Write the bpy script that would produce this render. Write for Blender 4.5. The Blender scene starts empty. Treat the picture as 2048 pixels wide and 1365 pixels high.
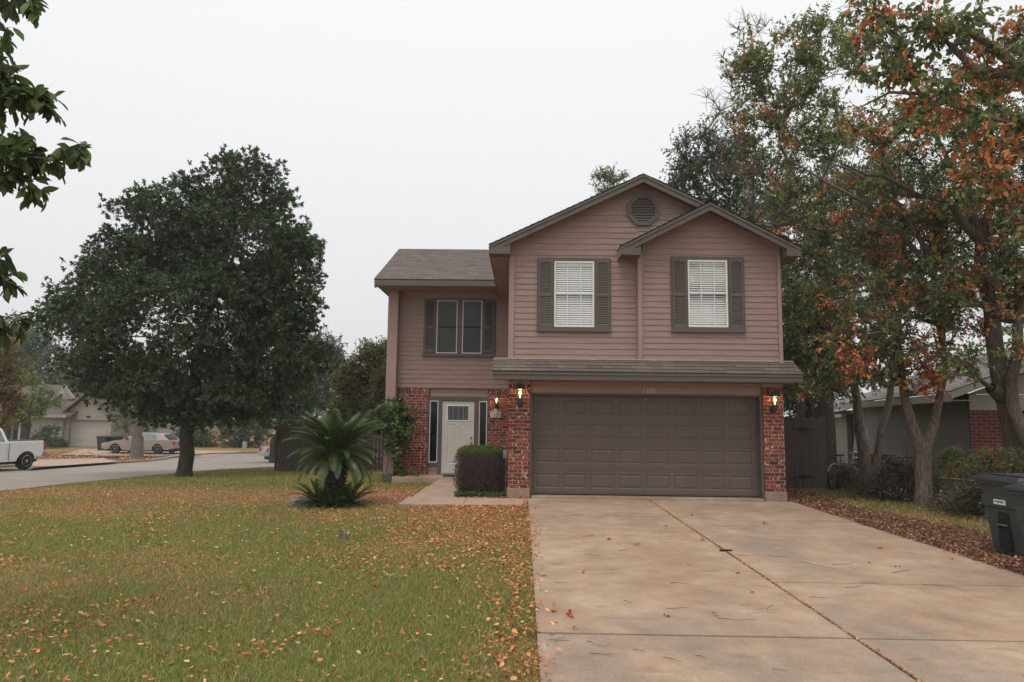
import bpy, math, random
import numpy as np
from mathutils import Matrix, Vector
PI = math.pi
rng = np.random.default_rng(7)
random.seed(7)
SC = bpy.context.scene
COL = SC.collection

# ---------------------------------------------------------------- camera
F_PX, IW, IH = 1365.0, 2048, 1365
cam_d = bpy.data.cameras.new('camera'); cam = bpy.data.objects.new('camera', cam_d); COL.objects.link(cam)
cam_d.sensor_width = 36; cam_d.lens = 36 * F_PX / IW; cam_d.clip_end = 2000; cam_d.clip_start = .05
CAMR = (Matrix.Rotation(math.radians(.95), 3, 'Z') @ Matrix.Rotation(PI/2 + math.radians(6.18), 3, 'X') @ Matrix.Rotation(.0124, 3, 'Z'))
cam.matrix_world = Matrix.Translation((0, 0, 1.69)) @ CAMR.to_4x4()
SC.camera = cam

# ---------------------------------------------------------------- sky, sun, exposure
world = bpy.data.worlds.new('World'); SC.world = world; world.use_nodes = True
nt = world.node_tree; N = nt.nodes; L = nt.links
bg = N['Background']; bg.inputs['Strength'].default_value = .1
sky = N.new('ShaderNodeTexSky'); sky.sky_type = 'NISHITA'; sky.sun_disc = False
sky.sun_elevation = math.radians(66); sky.sun_rotation = math.radians(200); sky.air_density = 1; sky.dust_density = 6
tc = N.new('ShaderNodeTexCoord'); sp = N.new('ShaderNodeSeparateXYZ'); L.new(tc.outputs['Generated'], sp.inputs[0])
cr = N.new('ShaderNodeValToRGB'); L.new(sp.outputs['Z'], cr.inputs[0])
cr.color_ramp.elements[0].position = 0.0; cr.color_ramp.elements[0].color = (.70, .705, .71, 1)
cr.color_ramp.elements[1].position = .75; cr.color_ramp.elements[1].color = (.95, .96, .97, 1)
e_ = cr.color_ramp.elements.new(.28); e_.color = (.81, .815, .82, 1)
mu = N.new('ShaderNodeVectorMath'); mu.operation = 'SCALE'; mu.inputs['Scale'].default_value = 10.6; L.new(cr.outputs[0], mu.inputs[0])
mx = N.new('ShaderNodeMixRGB'); mx.inputs[0].default_value = .94
L.new(sky.outputs[0], mx.inputs[1]); L.new(mu.outputs[0], mx.inputs[2]); L.new(mx.outputs[0], bg.inputs['Color'])
sun_d = bpy.data.lights.new('sun', 'SUN'); sun_d.energy = 1.3; sun_d.angle = math.radians(25); sun_d.color = (1, .95, .88)
sun = bpy.data.objects.new('sun', sun_d); COL.objects.link(sun)
# light comes from behind and to the left of the camera
sun.rotation_euler = (math.radians(24), 0, math.radians(-20))
SC.view_settings.view_transform = 'Standard'; SC.view_settings.look = 'None'
SC.view_settings.exposure = 0.10; SC.view_settings.gamma = 1; SC.view_settings.use_curve_mapping = False
SC.render.engine = 'CYCLES'
try:
    SC.cycles.max_bounces = 6; SC.cycles.transparent_max_bounces = 8; SC.cycles.use_denoising = True
except Exception: pass

# ---------------------------------------------------------------- geometry of the place
def ray(px, py):
    return CAMR @ Vector(((px - IW/2)/F_PX, -(py - IH/2)/F_PX, -1))
def at(px, py, Y):
    d = ray(px, py); t = Y/d.y
    return Vector((d.x*t, Y, 1.69 + d.z*t))
def gh(x, y):
    """height of the ground"""
    x = np.asarray(x, float); y = np.asarray(y, float)
    l = np.clip(-x, 0, 16); s = -.021*l
    s = s - .027*np.clip(y-14.5, 0, 11.5) - .045*np.clip(y-26, 0, 14) - .002*np.clip(y-40, 0, 200)
    s = s*1.0 - .012*np.clip(x-5.6, 0, 8)
    return s
def g1(x, y): return float(gh(x, y))
def gp(px, py, dz=0.):
    d = ray(px, py); z = 0.
    for _ in range(50):
        t = (z-1.69)/d.z; z = .5*z + .5*g1(d.x*t, d.y*t)
    t = (z-1.69)/d.z
    return Vector((d.x*t, d.y*t, z+dz))

# ---------------------------------------------------------------- materials
MATS = {}
def _n(m): return m.node_tree.nodes, m.node_tree.links
def mat(name, col, rough=.7, var=.12, scale=6., bump=0., bscale=40., metal=0., spec=.35, stretch=(1,1,1), col2=None, mixr=(.35,.65), coat=0):
    """painted / stone / metal surface with noise variation"""
    if name in MATS: return MATS[name]
    m = bpy.data.materials.new(name); m.use_nodes = True; N, L = _n(m); b = N['Principled BSDF']
    b.inputs['Roughness'].default_value = rough; b.inputs['Metallic'].default_value = metal
    b.inputs['Specular IOR Level'].default_value = spec; b.inputs['Coat Weight'].default_value = coat
    tc = N.new('ShaderNodeTexCoord'); mp = N.new('ShaderNodeMapping'); mp.inputs['Scale'].default_value = stretch
    L.new(tc.outputs['Object'], mp.inputs[0])
    n = N.new('ShaderNodeTexNoise'); n.inputs['Scale'].default_value = scale; n.inputs['Detail'].default_value = 6; n.inputs['Roughness'].default_value = .65
    L.new(mp.outputs[0], n.inputs['Vector'])
    r = N.new('ShaderNodeValToRGB'); L.new(n.outputs['Fac'], r.inputs[0])
    c2 = col2 or tuple(min(1, c*(1+var)) for c in col)
    c1 = col if col2 else tuple(c*(1-var) for c in col)
    r.color_ramp.elements[0].position = mixr[0]; r.color_ramp.elements[1].position = mixr[1]
    r.color_ramp.elements[0].color = (*c1, 1); r.color_ramp.elements[1].color = (*c2, 1)
    L.new(r.outputs[0], b.inputs['Base Color'])
    if bump:
        n2 = N.new('ShaderNodeTexNoise'); n2.inputs['Scale'].default_value = bscale; n2.inputs['Detail'].default_value = 4
        L.new(mp.outputs[0], n2.inputs['Vector'])
        bp = N.new('ShaderNodeBump'); bp.inputs['Strength'].default_value = bump; bp.inputs['Distance'].default_value = .01
        L.new(n2.outputs['Fac'], bp.inputs['Height']); L.new(bp.outputs[0], b.inputs['Normal'])
    MATS[name] = m; return m
def mat_attr(name, rough=.6, trans=0., spec=.3, noise=0., nscale=30., bump=0.):
    """colour comes from the per-leaf / per-brick attribute"""
    if name in MATS: return MATS[name]
    m = bpy.data.materials.new(name); m.use_nodes = True; N, L = _n(m); b = N['Principled BSDF']
    a = N.new('ShaderNodeAttribute'); a.attribute_name = 'Col'; out = a.outputs['Color']
    if noise:
        tc = N.new('ShaderNodeTexCoord'); n = N.new('ShaderNodeTexNoise'); n.inputs['Scale'].default_value = nscale; n.inputs['Detail'].default_value = 5
        L.new(tc.outputs['Object'], n.inputs['Vector'])
        r = N.new('ShaderNodeMapRange'); r.inputs['From Min'].default_value = .3; r.inputs['From Max'].default_value = .7
        r.inputs['To Min'].default_value = 1-noise; r.inputs['To Max'].default_value = 1+noise; L.new(n.outputs['Fac'], r.inputs[0])
        v = N.new('ShaderNodeVectorMath'); v.operation = 'SCALE'; L.new(out, v.inputs[0]); L.new(r.outputs[0], v.inputs['Scale']); out = v.outputs[0]
        if bump:
            bp = N.new('ShaderNodeBump'); bp.inputs['Strength'].default_value = bump; bp.inputs['Distance'].default_value = .01
            L.new(n.outputs['Fac'], bp.inputs['Height']); L.new(bp.outputs[0], b.inputs['Normal'])
    L.new(out, b.inputs['Base Color']); b.inputs['Roughness'].default_value = rough; b.inputs['Specular IOR Level'].default_value = spec
    if trans:
        t = N.new('ShaderNodeBsdfTranslucent'); L.new(out, t.inputs[0]); mx = N.new('ShaderNodeMixShader'); mx.inputs[0].default_value = trans
        L.new(b.outputs[0], mx.inputs[1]); L.new(t.outputs[0], mx.inputs[2]); L.new(mx.outputs[0], N['Material Output'].inputs[0])
    MATS[name] = m; return m
def mat_glass(name, tint=(.9,.95,.95), refl=.12, rough=.02):
    if name in MATS: return MATS[name]
    m = bpy.data.materials.new(name); m.use_nodes = True; N, L = _n(m); N.remove(N['Principled BSDF'])
    t = N.new('ShaderNodeBsdfTransparent'); t.inputs[0].default_value = (*tint, 1); g = N.new('ShaderNodeBsdfGlossy'); g.inputs['Roughness'].default_value = rough
    n = N.new('ShaderNodeTexNoise'); n.inputs['Scale'].default_value = 2.5
    r = N.new('ShaderNodeMapRange'); r.inputs['To Min'].default_value = refl*.7; r.inputs['To Max'].default_value = refl*1.3; L.new(n.outputs['Fac'], r.inputs[0])
    mx = N.new('ShaderNodeMixShader'); L.new(r.outputs[0], mx.inputs[0]); L.new(t.outputs[0], mx.inputs[1]); L.new(g.outputs[0], mx.inputs[2])
    L.new(mx.outputs[0], N['Material Output'].inputs[0]); MATS[name] = m; return m
def mat_emit(name, col, s):
    m = bpy.data.materials.new(name); m.use_nodes = True; N, L = _n(m); b = N['Principled BSDF']
    b.inputs['Base Color'].default_value = (*col, 1); b.inputs['Emission Color'].default_value = (*col, 1); b.inputs['Emission Strength'].default_value = s
    return m

# ---------------------------------------------------------------- mesh building
ORG = {}
def np_mesh(name, V, faces, cols=None, smooth=False):
    """V (n,3); faces: list of (array (m,k)) ; cols (n,3)"""
    me = bpy.data.meshes.new(name); V = np.asarray(V, np.float32)
    me.vertices.add(len(V)); me.vertices.foreach_set('co', V.ravel())
    fl = [np.asarray(f, np.int32) for f in faces if len(f)]
    idx = np.concatenate([f.ravel() for f in fl]); ks = np.concatenate([np.full(len(f), f.shape[1], np.int32) for f in fl])
    st = np.concatenate([[0], np.cumsum(ks)[:-1]]).astype(np.int32)
    me.loops.add(len(idx)); me.loops.foreach_set('vertex_index', idx)
    me.polygons.add(len(ks)); me.polygons.foreach_set('loop_start', st)
    me.update(calc_edges=True)
    if cols is not None:
        a = me.color_attributes.new('Col', 'FLOAT_COLOR', 'POINT')
        c = np.ones((len(V), 4), np.float32); c[:, :3] = cols; a.data.foreach_set('color', c.ravel())
    if smooth: me.polygons.foreach_set('use_smooth', np.ones(len(ks), bool))
    return me
def link(name, me, m, parent=None):
    o = bpy.data.objects.new(name, me); COL.objects.link(o)
    if m: me.materials.append(m)
    if parent is not None:
        o.parent = parent; ORG[o] = ORG.get(parent, Vector())
    else: ORG[o] = Vector()
    return o
def tag(o, label=None, cat=None, group=None, kind=None):
    if label: o['label'] = label
    if cat: o['category'] = cat
    if group: o['group'] = group
    if kind: o['kind'] = kind
    return o
def root(name, loc, label, cat, group=None, rz=0):
    o = bpy.data.objects.new(name, None); COL.objects.link(o); o.location = loc; o.rotation_euler = (0, 0, rz)
    o.empty_display_size = .2; ORG[o] = Vector(loc); return tag(o, label, cat, group)
class MB:
    def __init__(s): s.v = []; s.f = []; s.c = []; s.cur = (.5, .5, .5)
    def add(s, vs, fs, c=None):
        b = len(s.v); s.v += [tuple(v) for v in vs]; s.f += [[b+i for i in f] for f in fs]; s.c += [c or s.cur]*len(vs); return s
    def box(s, x0, x1, y0, y1, z0, z1, c=None):
        x0, x1 = min(x0,x1), max(x0,x1); y0, y1 = min(y0,y1), max(y0,y1); z0, z1 = min(z0,z1), max(z0,z1)
        return s.add([(x0,y0,z0),(x1,y0,z0),(x1,y1,z0),(x0,y1,z0),(x0,y0,z1),(x1,y0,z1),(x1,y1,z1),(x0,y1,z1)],
              [(0,3,2,1),(4,5,6,7),(0,1,5,4),(1,2,6,5),(2,3,7,6),(3,0,4,7)], c)
    def quad(s, a, b, c_, d, c=None): return s.add([a,b,c_,d], [(0,1,2,3)], c)
    def prism(s, poly, axis, a, b, c=None):
        """poly: list of 2D pts, extruded along axis ('x','y','z') from a to b"""
        def P(p, t):
            return {'x': (t,p[0],p[1]), 'y': (p[0],t,p[1]), 'z': (p[0],p[1],t)}[axis]
        n = len(poly); vs = [P(p,a) for p in poly]+[P(p,b) for p in poly]
        return s.add(vs, [tuple(range(n))[::-1], tuple(range(n,2*n))]+[(i,(i+1)%n,n+(i+1)%n,n+i) for i in range(n)], c)
    def tube(s, pts, rads, k=8, cap=True, c=None):
        pts = [Vector(p) for p in pts]
        if not hasattr(rads, '__len__'): rads = [rads]*len(pts)
        rings = []; up = Vector((0,0,1)); prev = None
        for i, p in enumerate(pts):
            d = (pts[min(i+1,len(pts)-1)]-pts[max(i-1,0)]).normalized()
            if prev is None: a = d.cross(up if abs(d.z) < .9 else Vector((1,0,0))).normalized()
            else: a = (prev - d*prev.dot(d)).normalized()
            prev = a; b = d.cross(a)
            rings.append([p + (a*math.cos(t)+b*math.sin(t))*rads[i] for t in [2*PI*j/k for j in range(k)]])
        vs = [v for r in rings for v in r]; fs = []
        for i in range(len(pts)-1):
            for j in range(k): fs.append((i*k+j, i*k+(j+1)%k, (i+1)*k+(j+1)%k, (i+1)*k+j))
        if cap: fs += [tuple(range(k))[::-1], tuple((len(pts)-1)*k+j for j in range(k))]
        return s.add(vs, fs, c)
    def lathe(s, cx, cy, prof, k=16, c=None, caps=True):
        vs = []; fs = []
        for r, z in prof:
            for j in range(k): t = 2*PI*j/k; vs.append((cx+r*math.cos(t), cy+r*math.sin(t), z))
        for i in range(len(prof)-1):
            for j in range(k): fs.append((i*k+j, i*k+(j+1)%k, (i+1)*k+(j+1)%k, (i+1)*k+j))
        if caps: fs += [tuple(range(k))[::-1], tuple((len(prof)-1)*k+j for j in range(k))]
        return s.add(vs, fs, c)
    def build(s, name, m, parent=None, smooth=False, bev=0., local=False, cols=False, xf=None):
        o0 = ORG.get(parent, Vector()) if (parent is not None and not local) else Vector()
        V = [(xf @ Vector(v)) if xf is not None else Vector(v) for v in s.v]
        me = bpy.data.meshes.new(name); me.from_pydata([v-o0 for v in V], [], s.f); me.update()
        if cols:
            a = me.color_attributes.new('Col', 'FLOAT_COLOR', 'POINT'); a.data.foreach_set('color', np.array([(*c,1) for c in s.c], np.float32).ravel())
        if smooth:
            me.polygons.foreach_set('use_smooth', [True]*len(me.polygons))
        o = link(name, me, m, parent)
        if bev:
            md = o.modifiers.new('bevel', 'BEVEL'); md.width = bev; md.segments = 2; md.limit_method = 'ANGLE'; md.angle_limit = .7
        if smooth:
            md = o.modifiers.new('split', 'EDGE_SPLIT'); md.split_angle = math.radians(40)
        return o
def dup(r, loc, rz, label=None, scale=None):
    c = r.copy(); COL.objects.link(c); c.location = loc; c.rotation_euler = (0,0,rz)
    if label: c['label'] = label
    if scale: c.scale = (scale,)*3
    for ch in list(r.children):
        d = ch.copy(); COL.objects.link(d); d.parent = c
        for g in list(ch.children):
            e = g.copy(); COL.objects.link(e); e.parent = d
    return c
def vnoise(x, y, sc, seed=0):
    r = np.random.default_rng(seed).random((64, 64)); x = np.asarray(x)/sc; y = np.asarray(y)/sc
    xi = np.floor(x).astype(int); yi = np.floor(y).astype(int); fx = x-xi; fy = y-yi
    fx = fx*fx*(3-2*fx); fy = fy*fy*(3-2*fy)
    g = lambda a, b: r[a % 64, b % 64]
    return (g(xi,yi)*(1-fx)+g(xi+1,yi)*fx)*(1-fy)+(g(xi,yi+1)*(1-fx)+g(xi+1,yi+1)*fx)*fy
def fbm(x, y, sc, seed=0): return .55*vnoise(x,y,sc,seed)+.3*vnoise(x,y,sc/2.3,seed+1)+.15*vnoise(x,y,sc/5.1,seed+2)

# ================================================================ SETTING
def in_drive(x, y): return (x > .13) & (x < 5.5) & (y < 14.2)
# fade of the bare dirt patch by the front walk, and the leaf-littered strip to the right of the driveway
def dirt_mask(x, y):
    d = ((x+3.0)/1.25)**2 + ((y-14.8)/1.75)**2
    return np.clip(1.6-d*1.2+.5*(fbm(x,y,.5,3)-.5), 0, 1)
def right_mask(x, y):
    edge = 6.9+.35*np.sin(y*.8)+.03*(17-y)
    return np.clip((edge-x)*3+1.2*(fbm(x,y,.6,9)-.5), 0, 1)*(x > 5.3)*(y < 17.3)
def brown_mask(x, y):
    n = fbm(x, y, 2.4, 21); n2 = fbm(x, y, .8, 5)
    m = (n-.5)*2.4 + (n2-.5)*1.6 + .10
    m += 1.1*np.exp(-((y-14.8+.10*x)/1.9)**2)*(x < -.5)      # dry band across the lawn
    m += .8*np.clip((x+2.6)/2.2, 0, 1)*(x < .3)*np.exp(-((y-11)/3.4)**2)
    m += .5*np.exp(-((y-21.5+.35*(x+14))/1.)**2)*(x < -11.6)
    m -= .9*np.exp(-((y-19.5+.12*x)/1.9)**2)*(x < -3)
    m += 1.5*(x < -20)
    return np.clip(m, 0, 1)
xs = np.concatenate([np.array([-220,-150,-90,-60]), np.arange(-48,-14,1.), np.arange(-14,9,.2), np.arange(9,24,1.), np.array([30,45,70,120,200])])
ys = np.concatenate([np.array([-60,-20,-8,-2]), np.arange(0,20,.2), np.arange(20,60,1.), np.array([70,90,120,180,260])])
GX, GY = np.meshgrid(xs, ys); gx = GX.ravel(); gy = GY.ravel(); gz = gh(gx, gy)
gz = gz + .012*(fbm(gx,gy,.7,33)-.5)*(np.abs(gx) < 20); gz = np.where(in_drive(gx,gy), gz-.08, gz)
green = np.array([.11,.125,.035]); straw = np.array([.26,.165,.075]); dirt = np.array([.30,.155,.085]); mulch = np.array([.105,.058,.04])
bm = brown_mask(gx,gy)[:,None]; gc = green*(1-bm)+straw*bm
dm = dirt_mask(gx,gy)[:,None]; gc = gc*(1-dm)+dirt*dm
rm = right_mask(gx,gy)[:,None]; gc = gc*(1-rm)+mulch*rm
nx, ny = len(xs), len(ys); ii = np.arange(nx*ny).reshape(ny,nx)
q = np.stack([ii[:-1,:-1], ii[:-1,1:], ii[1:,1:], ii[1:,:-1]], -1).reshape(-1,4)
m_ground = mat_attr('ground_soil', .95, noise=.35, nscale=14, bump=.6, spec=.1)
o = link('ground', np_mesh('ground', np.stack([gx,gy,gz],1), [q], gc, True), m_ground); tag(o, kind='structure')

# street, curbs and kerbside aprons
def strip(name, A, B, m, dz, steps=8, parent=None, thick=0):
    """sheet draped on the ground between two polylines"""
    def rs(P, n):
        P = np.array(P, float); d = np.concatenate([[0], np.cumsum(np.hypot(*np.diff(P,axis=0).T))]); t = np.linspace(0, d[-1], n)
        return np.stack([np.interp(t,d,P[:,0]), np.interp(t,d,P[:,1])],1)
    n = 60; a = rs(A,n); b = rs(B,n); V = []
    for k in range(steps+1): p = a+(b-a)*k/steps; V.append(np.column_stack([p, gh(p[:,0],p[:,1])+dz]))
    V = np.concatenate(V); ii = np.arange((steps+1)*n).reshape(steps+1,n)
    q = np.stack([ii[:-1,:-1],ii[:-1,1:],ii[1:,1:],ii[1:,:-1]],-1).reshape(-1,4)
    if thick:
        e = len(V); ring = np.concatenate([ii[0,:], ii[1:,-1], ii[-1,-2::-1], ii[-2:0:-1,0]]); lo = V[ring].copy(); lo[:,2] -= thick; V = np.concatenate([V, lo]); r = len(ring)
        q = np.concatenate([q, np.array([[ring[i], ring[(i+1)%r], e+(i+1)%r, e+i] for i in range(r)])])
    o = link(name, np_mesh(name, V, [q], None, False), m, parent); return tag(o, kind='structure') if parent is None else o
m_asph = mat('street_asphalt', (.255,.22,.192), .9, col2=(.32,.28,.245), scale=1.1, bump=.4, bscale=120)
m_conc = mat('curb_concrete', (.34,.27,.22), .9, col2=(.42,.34,.28), scale=3, bump=.3)
near = [(-12.6,-30),(-12.6,0)]+[tuple(gp(*p)[:2]) for p in [(0,985),(150,968),(345,950),(460,941),(550,934)]]+[(-6,36),(2,42),(14,46)]
far_ = [(-22.,-30),(-22.,0),(-21.6,20)]+[tuple(gp(*p)[:2]) for p in [(235,929),(350,917),(430,909.5)]]+[(-14,52),(-2,56),(12,60)]
strip('street', near, far_, m_asph, .03)
def offs(P, d):
    P = [Vector((p[0],p[1])) for p in P]; o = []
    for i, p in enumerate(P):
        t = (P[min(i+1,len(P)-1)]-P[max(i-1,0)]).normalized(); o.append(tuple(p+Vector((-t.y,t.x))*d))
    return o
strip('curb_far', [(p[0],p[1]) for p in far_], offs(far_, .28), m_conc, .13, 1, thick=.14)
m_apron = mat('apron_concrete', (.36,.26,.20), .9, col2=(.43,.32,.25), scale=1.2, bump=.3)
ap = [gp(*p) for p in [(60,944),(236,929.5),(205,921),(60,924)]]
strip('driveway_apron', [ap[0][:2], ap[1][:2]], [ap[3][:2], ap[2][:2]], m_apron, .142, 3)
ap = [gp(*p) for p in [(300,905.5),(430,906.5),(520,902),(205,900)]]
strip('driveway_neighbour', [(-30,44.3),(-20,43.9)], [(-33,51.5),(-21,51.5)], m_apron, .05, 3)
tag(bpy.data.objects['driveway_neighbour'], kind='structure')

# driveway of separate poured panels
def conc_mat():
    m = bpy.data.materials.new('driveway_concrete'); m.use_nodes = True; N, L = _n(m); b = N['Principled BSDF']; b.inputs['Roughness'].default_value = .8; b.inputs['Specular IOR Level'].default_value = .25
    tc = N.new('ShaderNodeTexCoord')
    def noise(s, det, st=(1,1,1), off=0):
        mp = N.new('ShaderNodeMapping'); mp.inputs['Scale'].default_value = st; mp.inputs['Location'].default_value = (off,off,0); L.new(tc.outputs['Object'], mp.inputs[0])
        n = N.new('ShaderNodeTexNoise'); n.inputs['Scale'].default_value = s; n.inputs['Detail'].default_value = det; n.inputs['Roughness'].default_value = .6; L.new(mp.outputs[0], n.inputs['Vector']); return n.outputs['Fac']
    def ramp(src, p0, p1, c0, c1):
        r = N.new('ShaderNodeValToRGB'); r.color_ramp.elements[0].position = p0; r.color_ramp.elements[1].position = p1
        r.color_ramp.elements[0].color = (*c0,1); r.color_ramp.elements[1].color = (*c1,1); L.new(src, r.inputs[0]); return r.outputs[0]
    def mix(f, a, b_, bt='MIX'):
        x = N.new('ShaderNodeMixRGB'); x.blend_type = bt
        for i, s in ((0,f),(1,a),(2,b_)):
            if isinstance(s, (int,float)): x.inputs[i].default_value = s
            elif isinstance(s, tuple): x.inputs[i].default_value = (*s,1)
            else: L.new(s, x.inputs[i])
        return x.outputs[0]
    base = ramp(noise(.9, 6), .35, .65, (.345,.232,.16), (.455,.33,.24))
    grey = ramp(noise(.55, 4, (1,.6,1), 7), .53, .68, (0,0,0), (.85,.85,.85)); c = mix(grey, base, (.28,.225,.18))
    st = ramp(noise(1.7, 3, (1,2.6,1), 3),   .60, .70, (0,0,0), (.6,.6,.6)); c = mix(st, c, (.24,.17,.125))
    rust = ramp(noise(2.3, 5, (1,2,1), 11), .6, .75, (0,0,0), (.5,.5,.5)); c = mix(rust, c, (.42,.21,.11))
    mid = ramp(noise(3.2, 10, (1,1,1), 23), .36, .64, (.86,.845,.83), (1.07,1.07,1.07)); c = mix(1., c, mid, 'MULTIPLY')
    band = ramp(noise(1.1, 6, (1,1,1), 31), .57, .66, (0,0,0), (.30,.30,.30)); c = mix(band, c, (.30,.195,.13))
    fine = ramp(noise(70, 5), .35, .65, (.84,.84,.84), (1.1,1.1,1.1)); c = mix(1., c, fine, 'MULTIPLY')
    sc = ramp(noise(9, 6, (1,2.2,1), 5), .665, .71, (0,0,0), (.6,.6,.6)); c = mix(sc, c, (.15,.105,.08))
    wt = ramp(noise(3.2, 7, (3.4,.35,1), 17), .675, .73, (0,0,0), (.4,.4,.4)); c = mix(wt, c, (.58,.46,.36))
    L.new(c, b.inputs['Base Color'])
    bp = N.new('ShaderNodeBump'); bp.inputs['Strength'].default_value = .25; bp.inputs['Distance'].default_value = .006; L.new(noise(90,4), bp.inputs['Height']); L.new(bp.outputs[0], b.inputs['Normal'])
    return m
m_drive = conc_mat()
def panels(name, xe, ye, gap, z, m, th=.1, jit=0.):
    b = MB()
    for i in range(len(xe)-1):
        for j in range(len(ye[i])-1):
            dz = random.uniform(-jit, jit)
            b.box(xe[i]+gap/2, xe[i+1]-gap/2, ye[i][j]+gap/2*(.6 if j % 2 else 1), ye[i][j+1]-gap/2, z-th, z+dz)
    return tag(b.build(name, m, bev=.006), kind='structure')
Yl = [-4,-.5,1.2,3.4,5.52,7.76,9.9,11.85,14.19]; Yr = [-4,-.5,1.1,3.4,5.52,7.3,9.95,11.7,14.19]
# left column panels run from the lawn edge to the centre joint, right column from the joint to the side strip
b = MB()
for (x0,x1,Ys) in ((.13,2.575,Yl),(2.605,5.5,Yr)):
    for j in range(len(Ys)-1):
        dz = random.uniform(-.004,.004); wj = .016 if (x0 < 1 and j in (4,6)) else .011
        b.box(x0, x1, Ys[j]+wj, Ys[j+1]-wj, -.09, .012+dz)
tag(b.build('driveway', m_drive, bev=.006), kind='structure')
tag(MB().box(.2,4.93,14.20,14.75,-.08,.05).build('garage_threshold', m_drive, bev=.01), kind='structure')
m_walk = mat('walkway_concrete', (.34,.23,.165), .85, col2=(.45,.32,.235), scale=2, bump=.3, bscale=60)
b = MB().box(-2.3,-1.1,12.95,14.05,-.12,.018).box(-1.09,.1,12.95,14.05,-.12,.02)
b.box(-2.22,-1.32,14.07,16.2,-.16,.012).box(-2.22,-1.32,16.22,18.6,-.16,-.03).box(-3.5,-.32,18.62,19.62,-.3,-.01)
tag(b.build('walkway', m_walk, bev=.008), kind='structure')

# ================================================================ FOLIAGE TOOLS
def unit(v): return v/np.maximum(np.linalg.norm(v, axis=-1, keepdims=True), 1e-6)
def leaf_geo(P, D, size, width=.42, fold=.25, rich=False, rg=rng):
    """P (n,3) leaf bases, D (n,3) directions, size (n,). Returns verts, faces"""
    n = len(P); D = unit(D); r = unit(rg.normal(size=(n,3))+np.array([0,0,1.5]))
    S = unit(np.cross(D, r)); U = np.cross(S, D); s = size[:,None]; w = s*width/2; f = s*fold*.35
    if not rich:
        V = np.stack([P, P+D*s*.45+S*w+U*f, P+D*s-U*f*.6, P+D*s*.45-S*w+U*f], 1)
        b = np.arange(n)[:,None]*4; F = np.concatenate([b+np.array([0,1,2]), b+np.array([0,2,3])])
        return V.reshape(-1,3), F, 4
    c = [(0,0,0),(.25,.8,.6),(.6,1,.8),(.85,.5,.3),(1,0,-.8),(.85,-.5,.3),(.6,-1,.8),(.25,-.8,.6),(.5,0,.1)]
    V = np.stack([P+D*s*a+S*w*b_+U*f*c_ for a,b_,c_ in c],1)
    b = np.arange(n)[:,None]*9
    F = np.concatenate([b+np.array(t) for t in [(0,1,8),(1,2,8),(2,3,8),(3,4,8),(4,5,8),(5,6,8),(6,7,8),(7,0,8)]])
    return V.reshape(-1,3), F, 9
def pick(pal, n, w=None, jit=.18, rg=rng):
    pal = np.array(pal); w = None if w is None else np.array(w)/np.sum(w)
    return pal[rg.choice(len(pal), n, p=w)]*(1+jit*rg.normal(size=(n,1))).clip(.5,1.6)
def lobe_pts(lobes, n, rg, flat=1.):
    """lobes (px,py,rx,ry,Y[,depth]) -> clump centres spread near each lobe's shell"""
    vol = np.array([l[2]*l[3]*(l[4]/20)**0 for l in lobes], float); k = rg.multinomial(n, vol/vol.sum()); out = []
    for l, m_ in zip(lobes, k):
        c = np.array(at(l[0], l[1], l[4])); sc = l[4]/F_PX; rx, rz = l[2]*sc, l[3]*sc; ry = l[5] if len(l) > 5 else (rx+rz)/2*flat
        d = unit(rg.normal(size=(m_,3))); r = rg.uniform(.25,1,(m_,1))**.45
        out.append(c+d*r*np.array([rx,ry,rz]))
    return np.concatenate(out)
def skeleton(trunks, targets, rg, step=.5, r_tip=.008, expo=.5, wob=.12, r_trunk=None):
    """branches from the given limb polylines to every clump centre"""
    P = []; par = []; fixed = {}
    def addn(p, q): P.append(np.array(p,float)); par.append(q); return len(P)-1
    for limb in trunks:
        prev = None
        if limb.get('from') is not None:
            A = np.array(P); prev = int(np.argmin(np.linalg.norm(A-np.array(limb['pts'][0]),axis=1)))
        pts = limb['pts']; R = limb['r']
        for i, p in enumerate(pts):
            if i == 0 and prev is not None: continue
            if prev is None: prev = addn(p, -1); fixed[prev] = R[i]; continue
            a = P[prev].copy(); m_ = max(1, int(np.linalg.norm(np.array(p)-a)/step)); ra = fixed.get(prev, R[max(i-1,0)])
            for k in range(1, m_+1):
                t = k/m_; w = rg.normal(size=3)*.03*(0 if k == m_ else 1); prev = addn(a*(1-t)+np.array(p)*t+w, prev); fixed[prev] = ra*(1-t)+R[i]*t
    base = P[0]; T = targets[np.argsort(np.linalg.norm(targets-base,axis=1))]
    ends = []
    for c in T:
        A = np.array(P); d = np.linalg.norm(A-c,axis=1); pen = np.where(A[:,2] > c[2]+.3, 1.5, 1.)+ .0
        low = np.array([i in fixed and A[i,2] < base[2]+.25*(T[:,2].max()-base[2]) for i in range(len(P))]) if len(P) < 80 else 0
        j = int(np.argmin(d*pen + (low*1.5 if not np.isscalar(low) else 0))); a = P[j].copy(); n_ = max(1, int(d[j]/step)); pr = j
        bow = rg.normal(size=3)*wob*d[j]
        for k in range(1, n_+1):
            t = k/n_; pr = addn(a*(1-t)+c*t+bow*math.sin(PI*t)+np.array([0,0,.06*d[j]*math.sin(PI*t)]), pr)
        ends.append(pr)
    cnt = np.zeros(len(P))
    for e in ends: cnt[e] += 1
    for i in range(len(P)-1, -1, -1):
        if par[i] >= 0: cnt[par[i]] += cnt[i]
    rad = r_tip*np.maximum(cnt,1)**expo
    for i, r in fixed.items(): rad[i] = r
    for i in range(len(P)):
        if par[i] >= 0 and i not in fixed: rad[i] = min(rad[i], rad[par[i]]*.95)
    return np.array(P), np.array(par), rad, T
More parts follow.
